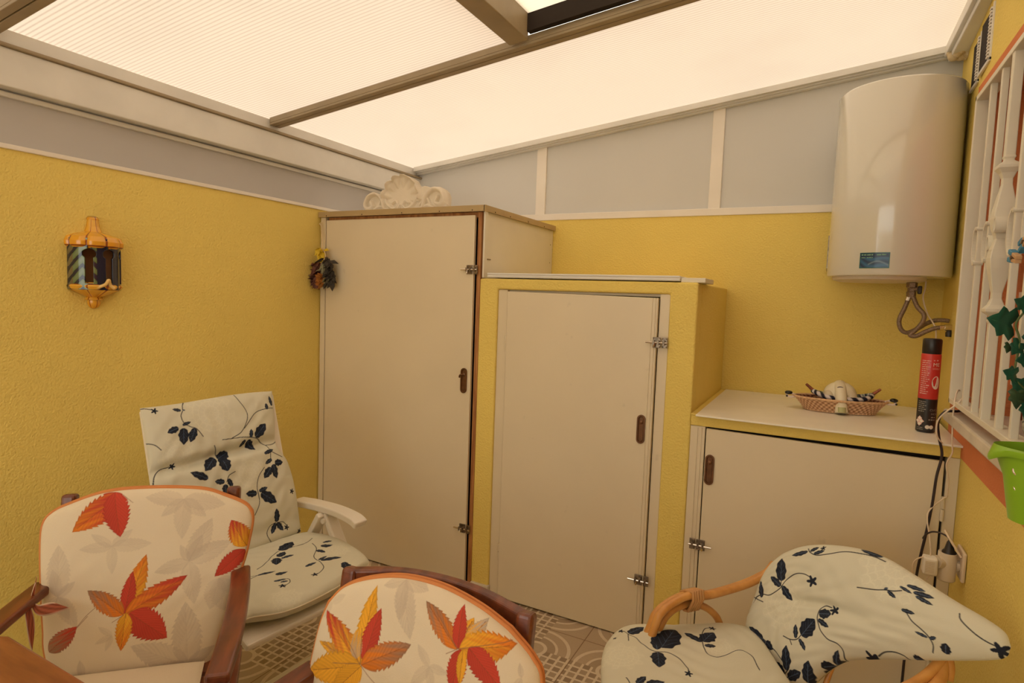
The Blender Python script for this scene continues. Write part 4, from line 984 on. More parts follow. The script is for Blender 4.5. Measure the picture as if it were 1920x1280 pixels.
petals('grey_leaves', [(-2.30, 2.318, 1.52), (-2.285, 2.318, 1.48)], .045, mat('grey_green_leaf', (.22, .21, .12), .8), 24, db, 8, .5)
petals('orange_flower', [(-2.318, 2.312, 1.455), (-2.305, 2.312, 1.445), (-2.312, 2.308, 1.435)], .024, mat('dry_orange', (.62, .27, .06), .8), 90, db, 6, .9, (0, -.6, 0))
# ------------------------------------------------------------------ water heater
HX, HY, HR = .226, 2.90, .2185
wh = thing('water_heater', 'large cream cylindrical electric water heater hung high in the right corner', 'water heater', (HX, YB-.03, 1.53))
zb, zt = 1.532, 2.272
bm = bmesh.new()
prof = [(HR-.012, zb), (HR-.003, zb+.002), (HR, zb+.008), (HR, zt-.01), (HR-.006, zt-.002), (HR-.03, zt+.006), (HR-.1, zt+.016)]
add_lathe(bm, prof, (HX, HY, 0), seg=96)
obj('tank', bm, M['enamel'], wh, world=True, smooth=True)
bm = lathe([(.05, 1.512), (.145, 1.514), (.165, 1.520), (.17, zb+.004)], (HX-.03, HY, 0), seg=64)
obj('bottom_cover', bm, M['enamel_dim'], wh, world=True, smooth=True)
bm = B((HX-.21, HX+.21, YB-.045, YB-.002, 2.10, 2.145), (HX-.21, HX+.21, YB-.045, YB-.002, 1.64, 1.685), (HX-.08, HX-.04, HY+.1, YB-.01, 1.6, 2.2), (HX+.04, HX+.08, HY+.1, YB-.01, 1.6, 2.2), (HX-.222, HX-.216, HY+.02, YB-.01, 1.57, 1.71))
obj('wall_bracket', bm, M['steel'], wh, world=True, loose=True)
# sticker wrapped on the tank front: dark blue with green and pale bands, swirl
def wrap(cx, cy, r, a, z): return Vector((cx+r*math.sin(a), cy-r*math.cos(a), z))
def sticker():
    a0, a1, z0, z1 = -.52, -.052, 1.559, 1.619
    # camera-facing span measured from the tank axis
    nu, nv = 160, 90
    A = np.linspace(a0, a1, nu); Zs = np.linspace(z0, z1, nv); AA, ZZ = np.meshgrid(A, Zs)
    r = HR+.0012; G = np.stack([HX+r*np.sin(AA), HY-r*np.cos(AA), ZZ], -1)
    u = (AA-a0)/(a1-a0); v = (ZZ-z0)/(z1-z0)
    C = np.zeros(G.shape)+np.array((.02, .045, .10))
    C = C+(.5+.5*np.sin(u*9+v*14+3*np.sin(u*5)))[..., None]*np.array((.02, .09, .16))*(v < .7)[..., None]
    sw = np.exp(-((v-.28-.16*np.sin((u-.35)*6))/.05)**2)*(u > .3)
    C = C*(1-sw[..., None]*.7)+np.array((.22, .32, .38))*sw[..., None]*.7
    bd = (u < .03)|(u > .97)|(v < .05)|(v > .95)
    C = np.where(bd[..., None], np.array((.02, .12, .10)), C)
    return grid_mesh('sticker', [G], paint_mat('sticker_print', .3, 0.0001, 10, .3), wh, [C])
st = sticker(); st.matrix_parent_inverse = Matrix.Translation(wh.location).inverted()

def text_mesh(s, size, align='LEFT'):
    c = bpy.data.curves.new('t', 'FONT'); c.body = s; c.size = size; c.resolution_u = 3; c.align_x = align
    o = bpy.data.objects.new('t', c); COL.objects.link(o)
    dg = bpy.context.evaluated_depsgraph_get(); me = bpy.data.meshes.new_from_object(o.evaluated_get(dg))
    bpy.data.objects.remove(o); bpy.data.curves.remove(c)
    return me
def text_on_cyl(name, items, cx, cy, r, m, parent, frame=None):
    """items (string, size, angle at left, z); wrapped round a vertical cylinder"""
    bm = bmesh.new()
    for s, size, a, z in items:
        me = text_mesh(s, size); t = bmesh.new(); t.from_mesh(me)
        bmesh.ops.triangulate(t, faces=t.faces[:])
        for v in t.verts:
            v.co = wrap(cx, cy, r, a+v.co.x/r, z+v.co.y)
        me2 = bpy.data.meshes.new('x'); t.to_mesh(me2); t.free(); bm.from_mesh(me2)
        bpy.data.meshes.remove(me2); bpy.data.meshes.remove(me)
    if frame is not None: bmesh.ops.transform(bm, matrix=frame, verts=bm.verts)
    me = bpy.data.meshes.new(name); bm.to_mesh(me); bm.free()
    o = new_obj(name, me, m, parent)
    return o
def tiny_print(name, rows, cx, cy, r, m, parent, seed=1):
    """lines of print too small to read: rows (angle0, angle1, z, height) of word-sized dashes wrapped on a cylinder"""
    q = random.Random(seed); bm = bmesh.new()
    for a0, a1, z, hh in rows:
        a = a0
        while a < a1:
            w_ = q.uniform(.6, 2.2)*hh*1.6/r; e = min(a+w_, a1)
            v = [bm.verts.new(wrap(cx, cy, r, aa, zz)) for aa, zz in ((a, z), (e, z), (e, z+hh*q.uniform(.75, 1)), (a, z+hh*q.uniform(.75, 1)))]
            bm.faces.new(v); a = e+.5*hh/r
    return obj(name, bm, m, parent)
tiny_print('sticker_print', [(-.49, -.30, 1.608, .005), (-.25, -.10, 1.608, .005), (-.49, -.42, 1.598, .004), (-.40, -.31, 1.598, .004)], HX, HY, HR+.0022, mat('sticker_green', (.20, .42, .25), .5), st)

# valve, hoses and thin cable under the heater
hv = thing('shut_off_valve', 'brass and steel shut-off valve with black lever under the water heater', 'valve', (.311, 2.86, 1.53))
bm = bmesh.new()
add_lathe(bm, [(.016, 1.455), (.017, 1.475), (.014, 1.478), (.014, 1.49), (.019, 1.495), (.019, 1.512), (.014, 1.515), (.014, 1.53)], (.311, 2.86, 0), seg=6)
add_tube(bm, [(.311, 2.86, 1.487), (.332, 2.85, 1.487)], .009, 12)
obj('valve_body', bm, M['hose'], hv, world=True)
bm = B((.330, .344, 2.836, 2.858, 1.468, 1.500)); obj('lever', bm, M['black'], hv, world=True, bevel=.004)
HA = [(.307, 2.862, 1.462), (.293, 2.862, 1.411), (.278, 2.86, 1.362), (.287, 2.86, 1.325), (.309, 2.862, 1.313), (.339, 2.868, 1.328), (.371, 2.875, 1.352), (.40, 2.88, 1.366), (.429, 2.88, 1.368), (.446, 2.88, 1.366)]
HB = [(.316, 2.855, 1.462), (.333, 2.846, 1.419), (.356, 2.836, 1.388), (.353, 2.83, 1.359), (.334, 2.826, 1.328), (.315, 2.822, 1.306), (.335, 2.82, 1.303), (.37, 2.82, 1.325), (.399, 2.82, 1.338), (.430, 2.82, 1.341)]
h1 = obj('flexible_hose', tube(HA, .0085, 12), M['hose'], smooth='all'); tag(h1, 'braided hose under the heater, the upper one running back into the wall', 'hose', 'hoses under the water heater')
h2 = obj('flexible_hose', tube(HB, .0085, 12), M['hose'], smooth='all'); tag(h2, 'braided hose under the heater, the lower one ending at the wall tap', 'hose', 'hoses under the water heater')
for h_, p, q in ((h1, HA[0], HA[1]), (h2, HB[-1], HB[-2])):
    a = Vector(p); b = a+(Vector(q)-a).normalized()*.022
    obj('crimp_sleeve', tube([a, b], .0105, 12, False), M['chrome'], h_)
tp = thing('wall_tap', 'small chrome angle tap on the right wall at the end of the hose', 'tap', (.449, 2.82, 1.341))
obj('tap_body', tube([(.424, 2.82, 1.341), (.454, 2.82, 1.341)], .013, 12, False), M['chrome'], tp, world=True, smooth=True)
obj('tap_knob', lathe([(.012, 1.306), (.013, 1.322), (.008, 1.330)], (.440, 2.82, 0), seg=14), M['black'], tp, world=True, smooth=True)
TW = [(.362, 2.905, 1.534), (.360, 2.89, 1.494), (.355, 2.885, 1.453), (.370, 2.87, 1.395), (.388, 2.85, 1.36), (.396, 2.84, 1.342), (.402, 2.85, 1.324), (.408, 2.88, 1.25), (.418, 3.0, 1.10), (.424, 3.08, .984)]
tag(obj('heater_cable', tube(TW, .0028, 8), M['cable_white'], smooth='all'), 'thin cream cable hanging from the heater past the hoses', 'cable')

# ------------------------------------------------------------------ spray can on the worktop
CX, CY, CZ, CR = .352, 2.545, .9755, .0295
ca = thing('spray_can', 'tall red and black aerosol can with black cap at the worktop end', 'spray can', (CX, CY, CZ))
obj('can_body', lathe([(CR-.004, 0), (CR-.001, .002), (CR, .006), (CR, .118), (CR, .119)], seg=48), M['can_black'], ca, smooth=True)
obj('red_label', lathe([(CR, .119), (CR+.0004, .1195), (CR+.0004, .274), (CR-.001, .277), (CR-.004, .281)], seg=48), M['can_red'], ca, smooth=True)
obj('cap', lathe([(CR-.0015, .2775), (CR-.0005, .279), (CR-.0005, .325), (CR-.003, .330), (CR-.006, .331), (CR-.008, .329)], seg=48), M['black'], ca, smooth=True)
wm = mat('label_print', (.75, .42, .36), .5); wm2 = mat('label_white', (.8, .72, .6), .5); wm3 = mat('label_grey', (.33, .30, .25), .5)
FA = .02   # angle of the block of text facing the room
text_on_cyl('label_lettering', [('ME', .018, .16, .235)], 0, 0, CR+.0012, wm2, ca)
text_on_cyl('label_small_lettering', [('DOBLE', .008, .16, .224)], 0, 0, CR+.0012, wm, ca)
tiny_print('label_print', [(.20, .75, .254, .0045)]+[(-.98, -.06-.12*((i*7) % 3), .252-.0072*i, .0034) for i in range(17)], 0, 0, CR+.0012, wm, ca, 2)
text_on_cyl('base_lettering', [('CUCARACHAS', .0105, .22, .078), ('HORMIGAS', .0105, .38, .064)], 0, 0, CR+.0010, wm3, ca)
tiny_print('base_print', [(.42, .9, .054, .0045), (.18, .9, .045, .0045)]+[(-1.0, -.15-.15*(i % 2), .108-.0068*i, .0030) for i in range(6)]+[(-1.0, -.3, .010+.006*i, .0025) for i in range(2)], 0, 0, CR+.0010, wm3, ca, 3)
bm = bmesh.new()
for (a, z) in ((-.72, .050), (-.50, .040), (-.94, .040), (-.72, .030)):      # hazard diamonds
    d = .0085
    bm.faces.new([bm.verts.new(wrap(0, 0, CR+.001, a+q[0]*d/CR, z+q[1]*d)) for q in ((0, 1), (1, 0), (0, -1), (-1, 0))])
obj('hazard_diamond', bm, wm, ca, loose=True)
bm = bmesh.new()
for (a, z) in ((-.72, .050), (-.50, .040), (-.94, .040), (-.72, .030)):
    d = .0062
    bm.faces.new([bm.verts.new(wrap(0, 0, CR+.0014, a+q[0]*d/CR, z+q[1]*d)) for q in ((0, 1), (1, 0), (0, -1), (-1, 0))])
obj('hazard_field', bm, wm2, ca, loose=True)
bm = bmesh.new()
for a0 in (.12, .52):
    bm.faces.new([bm.verts.new(wrap(0, 0, CR+.001, a0+math.cos(t)*.0068/CR, .021+math.sin(t)*.0068)) for t in np.linspace(0, 2*math.pi, 20, endpoint=False)])
bm.faces.new([bm.verts.new(wrap(0, 0, CR+.001, .62+math.cos(t)*.013/CR, .178+math.sin(t)*.023)) for t in np.linspace(0, 2*math.pi, 28, endpoint=False)])
obj('label_disc', bm, wm2, ca, loose=True)
ca.rotation_euler = (math.radians(0), math.radians(0), math.radians(-4))

# ------------------------------------------------------------------ wicker basket with its contents
BKX, BKY, BKZ = .088, 2.80, .9755
bk = thing('wicker_basket', 'shallow oval pale wicker basket with small looped handles on the worktop', 'basket', (BKX, BKY, BKZ), math.radians(8))
def weave(L, Wd, hgt, flare, inner=0):
    nt, nz = 300, 40
    t = np.linspace(0, 2*math.pi, nt); zz = np.linspace(0, 1, nz); T, Z = np.meshgrid(t, zz)
    k = 44
    amp = .0026
    wv = np.sin(T*k+Z*0)*np.cos(Z*math.pi*6+np.pi*np.floor(T*k/math.pi)) 
    wv = np.sin(T*k+np.floor(Z*6)*math.pi)*np.abs(np.sin(Z*6*math.pi))
    s = 1+flare*Z**1.3-inner
    x = L/2*s*np.cos(T); y = Wd/2*s*np.sin(T)
    nx_, ny_ = np.cos(T)/L, np.sin(T)/Wd; nn = np.hypot(nx_, ny_)
    x = x+nx_/nn*amp*wv; y = y+ny_/nn*amp*wv
    return np.stack([x, y, Z*hgt+.0015], -1), wv
G, wv = weave(.265, .13, .052, .30)
k_ = np.clip(.5+.6*wv, 0, 1)[..., None]
C = np.array((.33, .15, .07))*(1-k_)+np.array((.80, .52, .30))*k_
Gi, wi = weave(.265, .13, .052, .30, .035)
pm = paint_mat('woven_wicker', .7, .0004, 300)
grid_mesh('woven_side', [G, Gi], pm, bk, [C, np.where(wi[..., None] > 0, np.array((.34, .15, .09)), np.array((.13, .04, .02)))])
obj('woven_base', lathe([(.1, .001), (.995, .001), (.995, .006), (.1, .006)], seg=48, sx=.1325, sy=.065), M['wicker'], bk)
t = np.linspace(0, 2*math.pi, 60, endpoint=False)
bm = bmesh.new(); add_tube(bm, [(.1722*math.cos(a), .0845*math.sin(a), .054) for a in t], .0045, 8, smooth=False, closed=True)
obj('rim', bm, M['wicker'], bk, smooth='all')
cm_ = mat('shell_bead', (.80, .66, .56), .4)
for s in (-1, 1):
    bm = bmesh.new()
    add_tube(bm, [(s*.165, .010, .053), (s*.185, .012, .060), (s*.197, .008, .060), (s*.200, 0, .055), (s*.197, -.008, .050), (s*.185, -.010, .047), (s*.165, -.008, .050)], .0052, 8)
    hd = obj('handle', bm, cm_, bk, smooth='all')
    bm = bmesh.new(); bmesh.ops.create_icosphere(bm, subdivisions=3, radius=1, matrix=Matrix.Translation((s*.193, -.002, .064)) @ Matrix.Diagonal((.015, .012, .008, 1)))
    obj('dark_bead', bm, M['black'], hd, smooth='all')
    bm = bmesh.new(); bmesh.ops.create_icosphere(bm, subdivisions=2, radius=.0045, matrix=Matrix.Translation((s*.200, -.012, .050)))
    obj('dark_bead', bm, M['black'], hd, smooth='all')
# second, darker boat-shaped basket nested inside, striped cloth round its edge, pointed tips
sb = thing('striped_tray', 'boat-shaped little basket with black and white striped edge lying inside the wicker basket', 'basket', (BKX+.008, BKY+.01, BKZ+.012), math.radians(8))
n_t, n_s = 220, 14
tt = np.linspace(0, 2*math.pi, n_t); ss = np.linspace(0, 2*math.pi, n_s); TT, SS = np.meshgrid(tt, ss)
ex, ey = .108, .052
rr = .0095
cxp = ex*np.cos(TT); cyp = ey*np.sin(TT); cz = .046+.018*np.abs(np.cos(TT))**3
nxp, nyp = np.cos(TT)/ex, np.sin(TT)/ey; nn = np.hypot(nxp, nyp)
G = np.stack([cxp+nxp/nn*rr*np.cos(SS), cyp+nyp/nn*rr*np.cos(SS), cz+rr*np.sin(SS)], -1)
stp = np.sin(TT*17+SS*1.0)
C = np.where(stp[..., None] > .05, np.array((.70, .62, .58)), np.array((.015, .015, .03)))
grn = (np.sin(TT) > -.2)
C = np.where((grn&(np.sin(TT*23+SS*2) > .2))[..., None], np.array((.16, .22, .17)), C)
grid_mesh('striped_edge', [G], paint_mat('striped_cloth', .8, .0004, 300), sb, [C])
obj('dark_weave', lathe([(.3, .001), (.62, .001), (.95, .035), (1.0, .042), (.96, .042), (.6, .006), (.3, .006)], seg=40, sx=ex, sy=ey), M['wicker_dark'], sb, smooth=True)
rc = mat('red_brown_twist', (.36, .10, .045), .5, vary=.5, vscale=120)
for s in (-1, 1):
    bm = bmesh.new(); add_tube(bm, [(s*.096, 0, .052), (s*.108, 0, .066), (s*.122, 0, .079), (s*.137, 0, .092)], lambda q: .0085-.0035*q, 10)
    obj('twisted_tip', bm, rc, sb, smooth='all')
# cream hand-held appliance lying on top
ap = thing('handheld_appliance', 'cream domed handheld appliance with a nozzle, lying in the basket', 'appliance', (BKX+.0, BKY, BKZ+.052), math.radians(0))
cr_ = mat('cream_appliance', (.80, .72, .52), .35); cr2 = mat('cream_appliance_panel', (.66, .56, .38), .4)
bm = bmesh.new()
bmesh.ops.create_uvsphere(bm, u_segments=48, v_segments=28, radius=1, matrix=Matrix.Translation((.0, .005, .022)) @ Matrix.Diagonal((.047, .044, .046, 1)))
obj('dome', bm, cr_, ap, smooth='all')
bm = bmesh.new(); add_tube(bm, [(-.002, .010, .056), (-.001, -.022, .048), (.001, -.044, .030), (.003, -.062, .006), (.005, -.078, -.022), (.006, -.083, -.034)], lambda q: .0185-.003*math.sin(q*3.1)+.001*q, 20)
obj('nozzle', bm, cr_, ap, smooth='all')
bm = bmesh.new(); add_tube(bm, [(.0052, -.0945, -.012), (.0062, -.0975, -.030)], .011, 14, False)
obj('nozzle_insert', bm, mat('olive_insert', (.48, .47, .22), .5), ap, smooth=True)
bm = bmesh.new(); bmesh.ops.create_icosphere(bm, subdivisions=3, radius=1, matrix=Matrix.Translation((-.001, -.0405, .050)) @ Matrix.Diagonal((.0095, .004, .0058, 1)))
obj('button', bm, mat('brown_button', (.05, .02, .012), .4), ap, smooth='all')
for s in (-1, 1):
    bm = bmesh.new(); bmesh.ops.create_uvsphere(bm, u_segments=24, v_segments=14, radius=1, matrix=Matrix.Translation((s*.031, -.018, .012)) @ Matrix.Diagonal((.0185, .025, .026, 1)))
    obj('side_panel', bm, cr2, ap, smooth='all')

ap.scale = (1.3, 1.15, 1.12); ap.location.z -= .006; ap.location.y += .012

# ------------------------------------------------------------------ window grille
GX = .395
gr = thing('window_grille', 'white painted iron window grille with scrolls and a baluster bar on the right wall', 'grille', (GX, 1.6, 1.11))
GY0, GY1, GZ0, GZ1 = .62, 2.405, 1.105, 2.085
bm = B((GX-.006, GX+.036, GY1-.016, GY1, GZ0, GZ1), (GX-.006, GX+.036, GY0, GY0+.016, GZ0, GZ1), (GX-.006, GX+.036, GY0, GY1, GZ0, GZ0+.016), (GX-.006, GX+.036, GY0, GY1, GZ1-.016, GZ1))
obj('frame', bm, M['white_paint'], gr, world=True, bevel=.002)
bars = [2.232, 2.105, 1.843, 1.715, 1.585, 1.325, 1.20, 1.07, .94, .80]
def scroll_arc(bm, yc, zc, s, r=.0075):
    """a C scroll leaning against a bar; s=+1 bulges toward +y"""
    W = .012
    pts = []
    for a in np.linspace(-.15*math.pi, 1.12*math.pi, 22):
        pts.append((yc+s*.034*math.sin(a)-.0*s, zc+.055*math.cos(a)))
    # flat strap
    inner = [(y, z) for y, z in pts]
    for (y0, z0), (y1, z1) in zip(inner[:-1], inner[1:]):
        d = math.hypot(y1-y0, z1-z0); ny_, nz_ = -(z1-z0)/d*.003, (y1-y0)/d*.003
        f = []
        for xx in (GX-.004, GX+.016):
            f.append([bm.verts.new((xx, y0+ny_, z0+nz_)), bm.verts.new((xx, y1+ny_, z1+nz_)), bm.verts.new((xx, y1-ny_, z1-nz_)), bm.verts.new((xx, y0-ny_, z0-nz_))])
        a, b_ = f
        bm.faces.new(a); bm.faces.new(b_[::-1])
        for k in range(4): bm.faces.new((a[k], b_[k], b_[(k+1) % 4], a[(k+1) % 4]))
    add_tube(bm, [(GX-.006, pts[-1][0], pts[-1][1]), (GX+.018, pts[-1][0], pts[-1][1])], .007, 10, False)
    add_tube(bm, [(GX-.006, pts[0][0], pts[0][1]), (GX+.018, pts[0][0], pts[0][1])], .005, 10, False)
for i, y in enumerate(bars):
    bb = obj('bar', B((GX, GX+.016, y-.008, y+.008, GZ0+.014, GZ1-.014)), M['white_paint'], gr, world=True, bevel=.0015)
    if i in (0, 1, 2, 3, 4, 5, 6):
        bm = bmesh.new(); scroll_arc(bm, y+.008, 1.60, 1)
        obj('scroll', bm, M['white_paint'], bb)
for y in (1.985, 1.455):
    bm = bmesh.new()
    sq = [(.016, GZ0+.012), (.016, 1.375), (.019, 1.380), (.019, 1.386), (.015, 1.389), (.015, 1.394), (.034, 1.405), (.034, 1.413), (.022, 1.424), (.0155, 1.440), (.0155, 1.455), (.031, 1.520), (.034, 1.545), (.030, 1.568), (.019, 1.595),
          (.030, 1.624), (.034, 1.648), (.030, 1.675), (.0155, 1.735), (.0155, 1.750), (.022, 1.764), (.034, 1.776), (.034, 1.784), (.015, 1.795), (.015, 1.80), (.018, 1.804), (.016, 1.81), (.016, GZ1-.012)]
    rings = []
    for w_, z in sq:
        w_ = w_*.72 if w_ > .017 else w_*.7
        rings.append([bm.verts.new((GX+.008+a*w_, y+b_*w_, z)) for a, b_ in ((-1, -1), (1, -1), (1, 1), (-1, 1))])
    for a, b_ in zip(rings[:-1], rings[1:]):
        for k in range(4): bm.faces.new((a[k], a[(k+1) % 4], b_[(k+1) % 4], b_[k]))
    bm.faces.new(rings[0][::-1]); bm.faces.new(rings[-1])
    bl = obj('baluster_bar', bm, M['white_paint'], gr, world=True, bevel=.002)
    bm = bmesh.new()
    for dy, dz in ((.030, -.012), (-.030, .030)):       # rolled collars either side of the waist
        n = 24
        for k in range(n):
            pass
        ring_o = []; 
        for xx, ro in ((GX-.016, .017), (GX+.020, .017)):
            ring_o.append([bm.verts.new((xx, y+dy+ro*.85*math.cos(2*math.pi*k/n), 1.60+dz+ro*1.25*math.sin(2*math.pi*k/n))) for k in range(n)])
        ring_i = []
        for xx, ro in ((GX-.016, .0125), (GX+.020, .0125)):
            ring_i.append([bm.verts.new((xx, y+dy+ro*.85*math.cos(2*math.pi*k/n), 1.60+dz+ro*1.25*math.sin(2*math.pi*k/n))) for k in range(n)])
        for k in range(n):
            k2 = (k+1) % n
            bm.faces.new((ring_o[0][k], ring_o[0][k2], ring_o[1][k2], ring_o[1][k]))
            bm.faces.new((ring_i[0][k], ring_i[1][k], ring_i[1][k2], ring_i[0][k2]))
            bm.faces.new((ring_o[0][k], ring_i[0][k], ring_i[0][k2], ring_o[0][k2]))
            bm.faces.new((ring_o[1][k], ring_o[1][k2], ring_i[1][k2], ring_i[1][k]))
    obj('rolled_collar', bm, M['white_paint'], bl, smooth=True, loose=True)

# ------------------------------------------------------------------ artificial ivy hanging over the grille
iv = thing('ivy_garland', 'dark green artificial ivy trailing down in front of the white grille', 'plant', (.36, 1.60, 1.45))
mi = mat('ivy_leaf', (.012, .115, .060), .38, col2=(.01, .075, .045), vscale=20, spec=.5)
mi2 = mat('ivy_leaf_olive', (.05, .10, .04), .45, col2=(.03, .07, .03), vscale=20)
obj('vine', tube([(0.391, 1.64, 1.48), (0.385, 1.632, 1.418), (0.367, 1.62, 1.381), (0.376, 1.622, 1.344), (0.372, 1.613, 1.272), (0.396, 1.623, 1.237), (0.41, 1.626, 1.187)], .0022, 6), M['stem'], iv, world=True, smooth='all')
def ivy_leaf(base, tip, side, m_, curl=.1):
    """five-lobed ivy leaf from its stalk end to its tip"""
    b = Vector(base); t = Vector(tip); L = (t-b).length; d = (t-b).normalized()
    s = (Vector(side)-d*Vector(side).dot(d)).normalized(); n = d.cross(s)
    out = [(0, 0), (-.10, .16), (-.14, .36), (.06, .62), (.24, .40), (.36, .50), (.52, .55), (.60, .28), (.80, .16), (1, 0)]
    loop = out+[(x, -y) for x, y in out[-2:0:-1]]
    bm = bmesh.new()
    def P(x, y, dz=0): return b+d*(x*L)+s*(y*L)+n*(L*(dz-.22*abs(y)**1.3-curl*x*x))
    vs_ = [bm.verts.new(P(x, y)) for x, y in loop]
    mid = [bm.verts.new(P(x, 0, .03)) for x in (.2, .45, .7)]
    k = len(loop); mi_ = lambda x: mid[0] if x < .32 else (mid[1] if x < .58 else mid[2])
    for i in range(k):
        a, c = vs_[i], vs_[(i+1) % k]; xa, xc = loop[i][0], loop[(i+1) % k][0]
        ma, mc_ = mi_(xa), mi_(xc)
        if ma is mc_: bm.faces.new((a, c, ma))
        else: bm.faces.new((a, c, mc_, ma))
    o = obj('leaf', bm, m_, iv, world=True, smooth='all')
    so = o.modifiers.new('thick', 'SOLIDIFY'); so.thickness = .0008
    bm = bmesh.new()
    for e in ((.96, 0), (.08, .56), (.08, -.56), (.50, .50), (.50, -.50)):
        q = [P(.06+(e[0]-.06)*f_, e[1]*f_, .035*(1-f_)+.006) for f_ in (0, .5, .95)]
        add_tube(bm, q, lambda t_: .0009*(1-.7*t_), 5)
    obj('leaf_vein', bm, M['ivy_vein'], o)
for base, tip, m_ in (((0.358, 1.615, 1.379), (0.306, 1.589, 1.391), mi), ((0.376, 1.621, 1.341), (0.36, 1.611, 1.314), mi), ((0.368, 1.66, 1.335), (0.362, 1.655, 1.315), mi2), ((0.384, 1.632, 1.42), (0.357, 1.619, 1.433), mi), ((0.364, 1.581, 1.275), (0.339, 1.569, 1.284), mi), ((0.394, 1.628, 1.308), (0.368, 1.614, 1.303), mi), ((0.393, 1.622, 1.237), (0.362, 1.608, 1.268), mi), ((0.367, 1.565, 1.243), (0.365, 1.562, 1.206), mi2), ((0.399, 1.634, 1.345), (0.384, 1.629, 1.378), mi), ((0.411, 1.657, 1.211), (0.403, 1.65, 1.17), mi), ((0.396, 1.639, 1.435), (0.402, 1.645, 1.464), mi)):
    d_ = Vector(tip)-Vector(base)
    ivy_leaf(base, tip, Vector((-.46, .886, -.07)).cross(d_), m_)
for k, (y, z) in enumerate(((2.09, 1.215), (2.05, 1.20))):
    pass
# printed cushion standing on the sill behind the bars
rp = np.linspace(0, 1, 150); UU, VV = np.meshgrid(rp, rp)
e_ = (np.clip(1-(2*UU-1)**4, 0, 1)*np.clip(1-(2*VV-1)**4, 0, 1))**.5
G = np.stack([.505-.03*e_, 1.42+.62*UU, 1.080+.13*VV], -1); G2 = G.copy(); G2[..., 0] = .505+.02*e_
rr_ = np.sin(UU*95+4*np.sin(VV*17))*np.sin(VV*31+3*np.sin(UU*40))
C = np.where((rr_ > .35)[..., None], np.array((.02, .03, .03)), np.array((.72, .66, .55)))
C = np.where(((np.abs(rr_) < .06))[..., None], np.array((.10, .22, .12)), C)
sc = grid_mesh('printed_cushion', [G, G2], paint_mat('printed_cloth', .8), None, [C, C])
tag(sc, 'small black and white printed cushion lying on the sill behind the grille bars', 'cushion')

# ------------------------------------------------------------------ wooden and blue pegs clipped at the grille
pg = thing('clothes_peg', 'blue and natural wooden clothes peg clipped to the grille, lower of two', 'clothes peg', (.37, 1.56, 1.51), group='pegs on the grille')
def peg(parent, c, ang, L=.075):
    Mx = Matrix.Translation(c) @ Matrix.Rotation(ang, 4, 'X')
    for s in (-1, 1):
        bm = bmesh.new(); add_box(bm, -.0055, .0055, -L/2, L/2, s*.006-.0038, s*.006+.0038, Mx @ Matrix.Rotation(s*.07, 4, 'X'))
        jaw = obj('jaw', bm, M['pegwood'], parent, world=True, bevel=.0012)
        bm = bmesh.new(); add_box(bm, -.0068, .0068, L*.05, L*.48, s*.0065-.0052, s*.0065+.0052, Mx @ Matrix.Rotation(s*.07, 4, 'X'))
        obj('blue_grip', bm, M['pegblue'], jaw, bevel=.002)
    bm = bmesh.new(); add_tube(bm, [Mx @ Vector((-.008, 0, 0)), Mx @ Vector((.008, 0, 0))], .0045, 10, False)
    obj('spring', bm, M['steel'], parent, world=True)
peg(pg, (.352, 1.610, 1.520), .22, .062)
pg2 = thing('clothes_peg', 'blue and natural wooden clothes peg clipped to the grille, upper of two', 'clothes peg', (.37, 1.53, 1.545), group='pegs on the grille')
peg(pg2, (.362, 1.585, 1.550), -.35, .062)

# ------------------------------------------------------------------ lime bucket hooked at the sill
bu = thing('lime_bucket', 'lime green plastic bucket with a pouring lip hanging below the window sill', 'bucket', (.335, 1.385, 1.03))
bx, by, bs, bz = .331, 1.235, .56, 1.185
bm = bmesh.new()
n = 56; prof = [(.060, 1.030), (.066, 1.031), (.075, 1.06), (.086, 1.10), (.0925, 1.142), (.102, 1.139), (.106, 1.144), (.105, 1.149), (.094, 1.151), (.0905, 1.146), (.083, 1.10), (.072, 1.062), (.062, 1.037), (.01, 1.036)]
rings = []
for r, z in prof:
    rg = []
    for k in range(n):
        a = 2*math.pi*k/n
        lip = max(0, math.cos(a-math.radians(165)))**8
        rr = r+(.020*lip if z > 1.12 else 0); zz = z-(.018*lip if (r > .1) else 0)
        rg.append(bm.verts.new((bx+bs*rr*math.cos(a), by+bs*rr*math.sin(a), bz+(zz-1.15)*1.0)))
    rings.append(rg)
for a, b_ in zip(rings[:-1], rings[1:]):
    for k in range(n): bm.faces.new((a[k], a[(k+1) % n], b_[(k+1) % n], b_[k]))
bm.faces.new(rings[0][::-1]); bm.faces.new(rings[-1])
obj('bucket_body', bm, M['lime'], bu, world=True, smooth=True)
bm = bmesh.new()
for z in (-.035, -.062):
    a = math.radians(212); r = bs*(.0945+z*.3)
    add_tube(bm, [(bx+r*math.cos(a-.05), by+r*math.sin(a-.05), bz+z+.008), (bx+(r+.003)*math.cos(a), by+(r+.003)*math.sin(a), bz+z), (bx+r*math.cos(a+.08), by+r*math.sin(a+.08), bz+z-.006)], .0016, 6)
obj('wire_clip', bm, M['chrome'], bu, world=True, loose=True)
bp_ = obj('peg_in_bucket', B((-.011, .011, -.034, .034, -.006, .006)), M['blue'], bevel=.003)
bp_.location = (.318, 1.245, 1.155); bp_.scale = (.8, .8, .8); bp_.rotation_euler = (.5, .2, .5)
tag(bp_, 'blue plastic peg lying inside the lime bucket', 'clothes peg')
tag(obj('bucket_hook', tube([(.375, 1.27, 1.178), (.380, 1.285, 1.20), (.392, 1.30, 1.205), (.398, 1.30, 1.15)], .0022, 8), M['chrome'], smooth='all'), 'thin wire hook holding the lime bucket on the grille', 'hook')

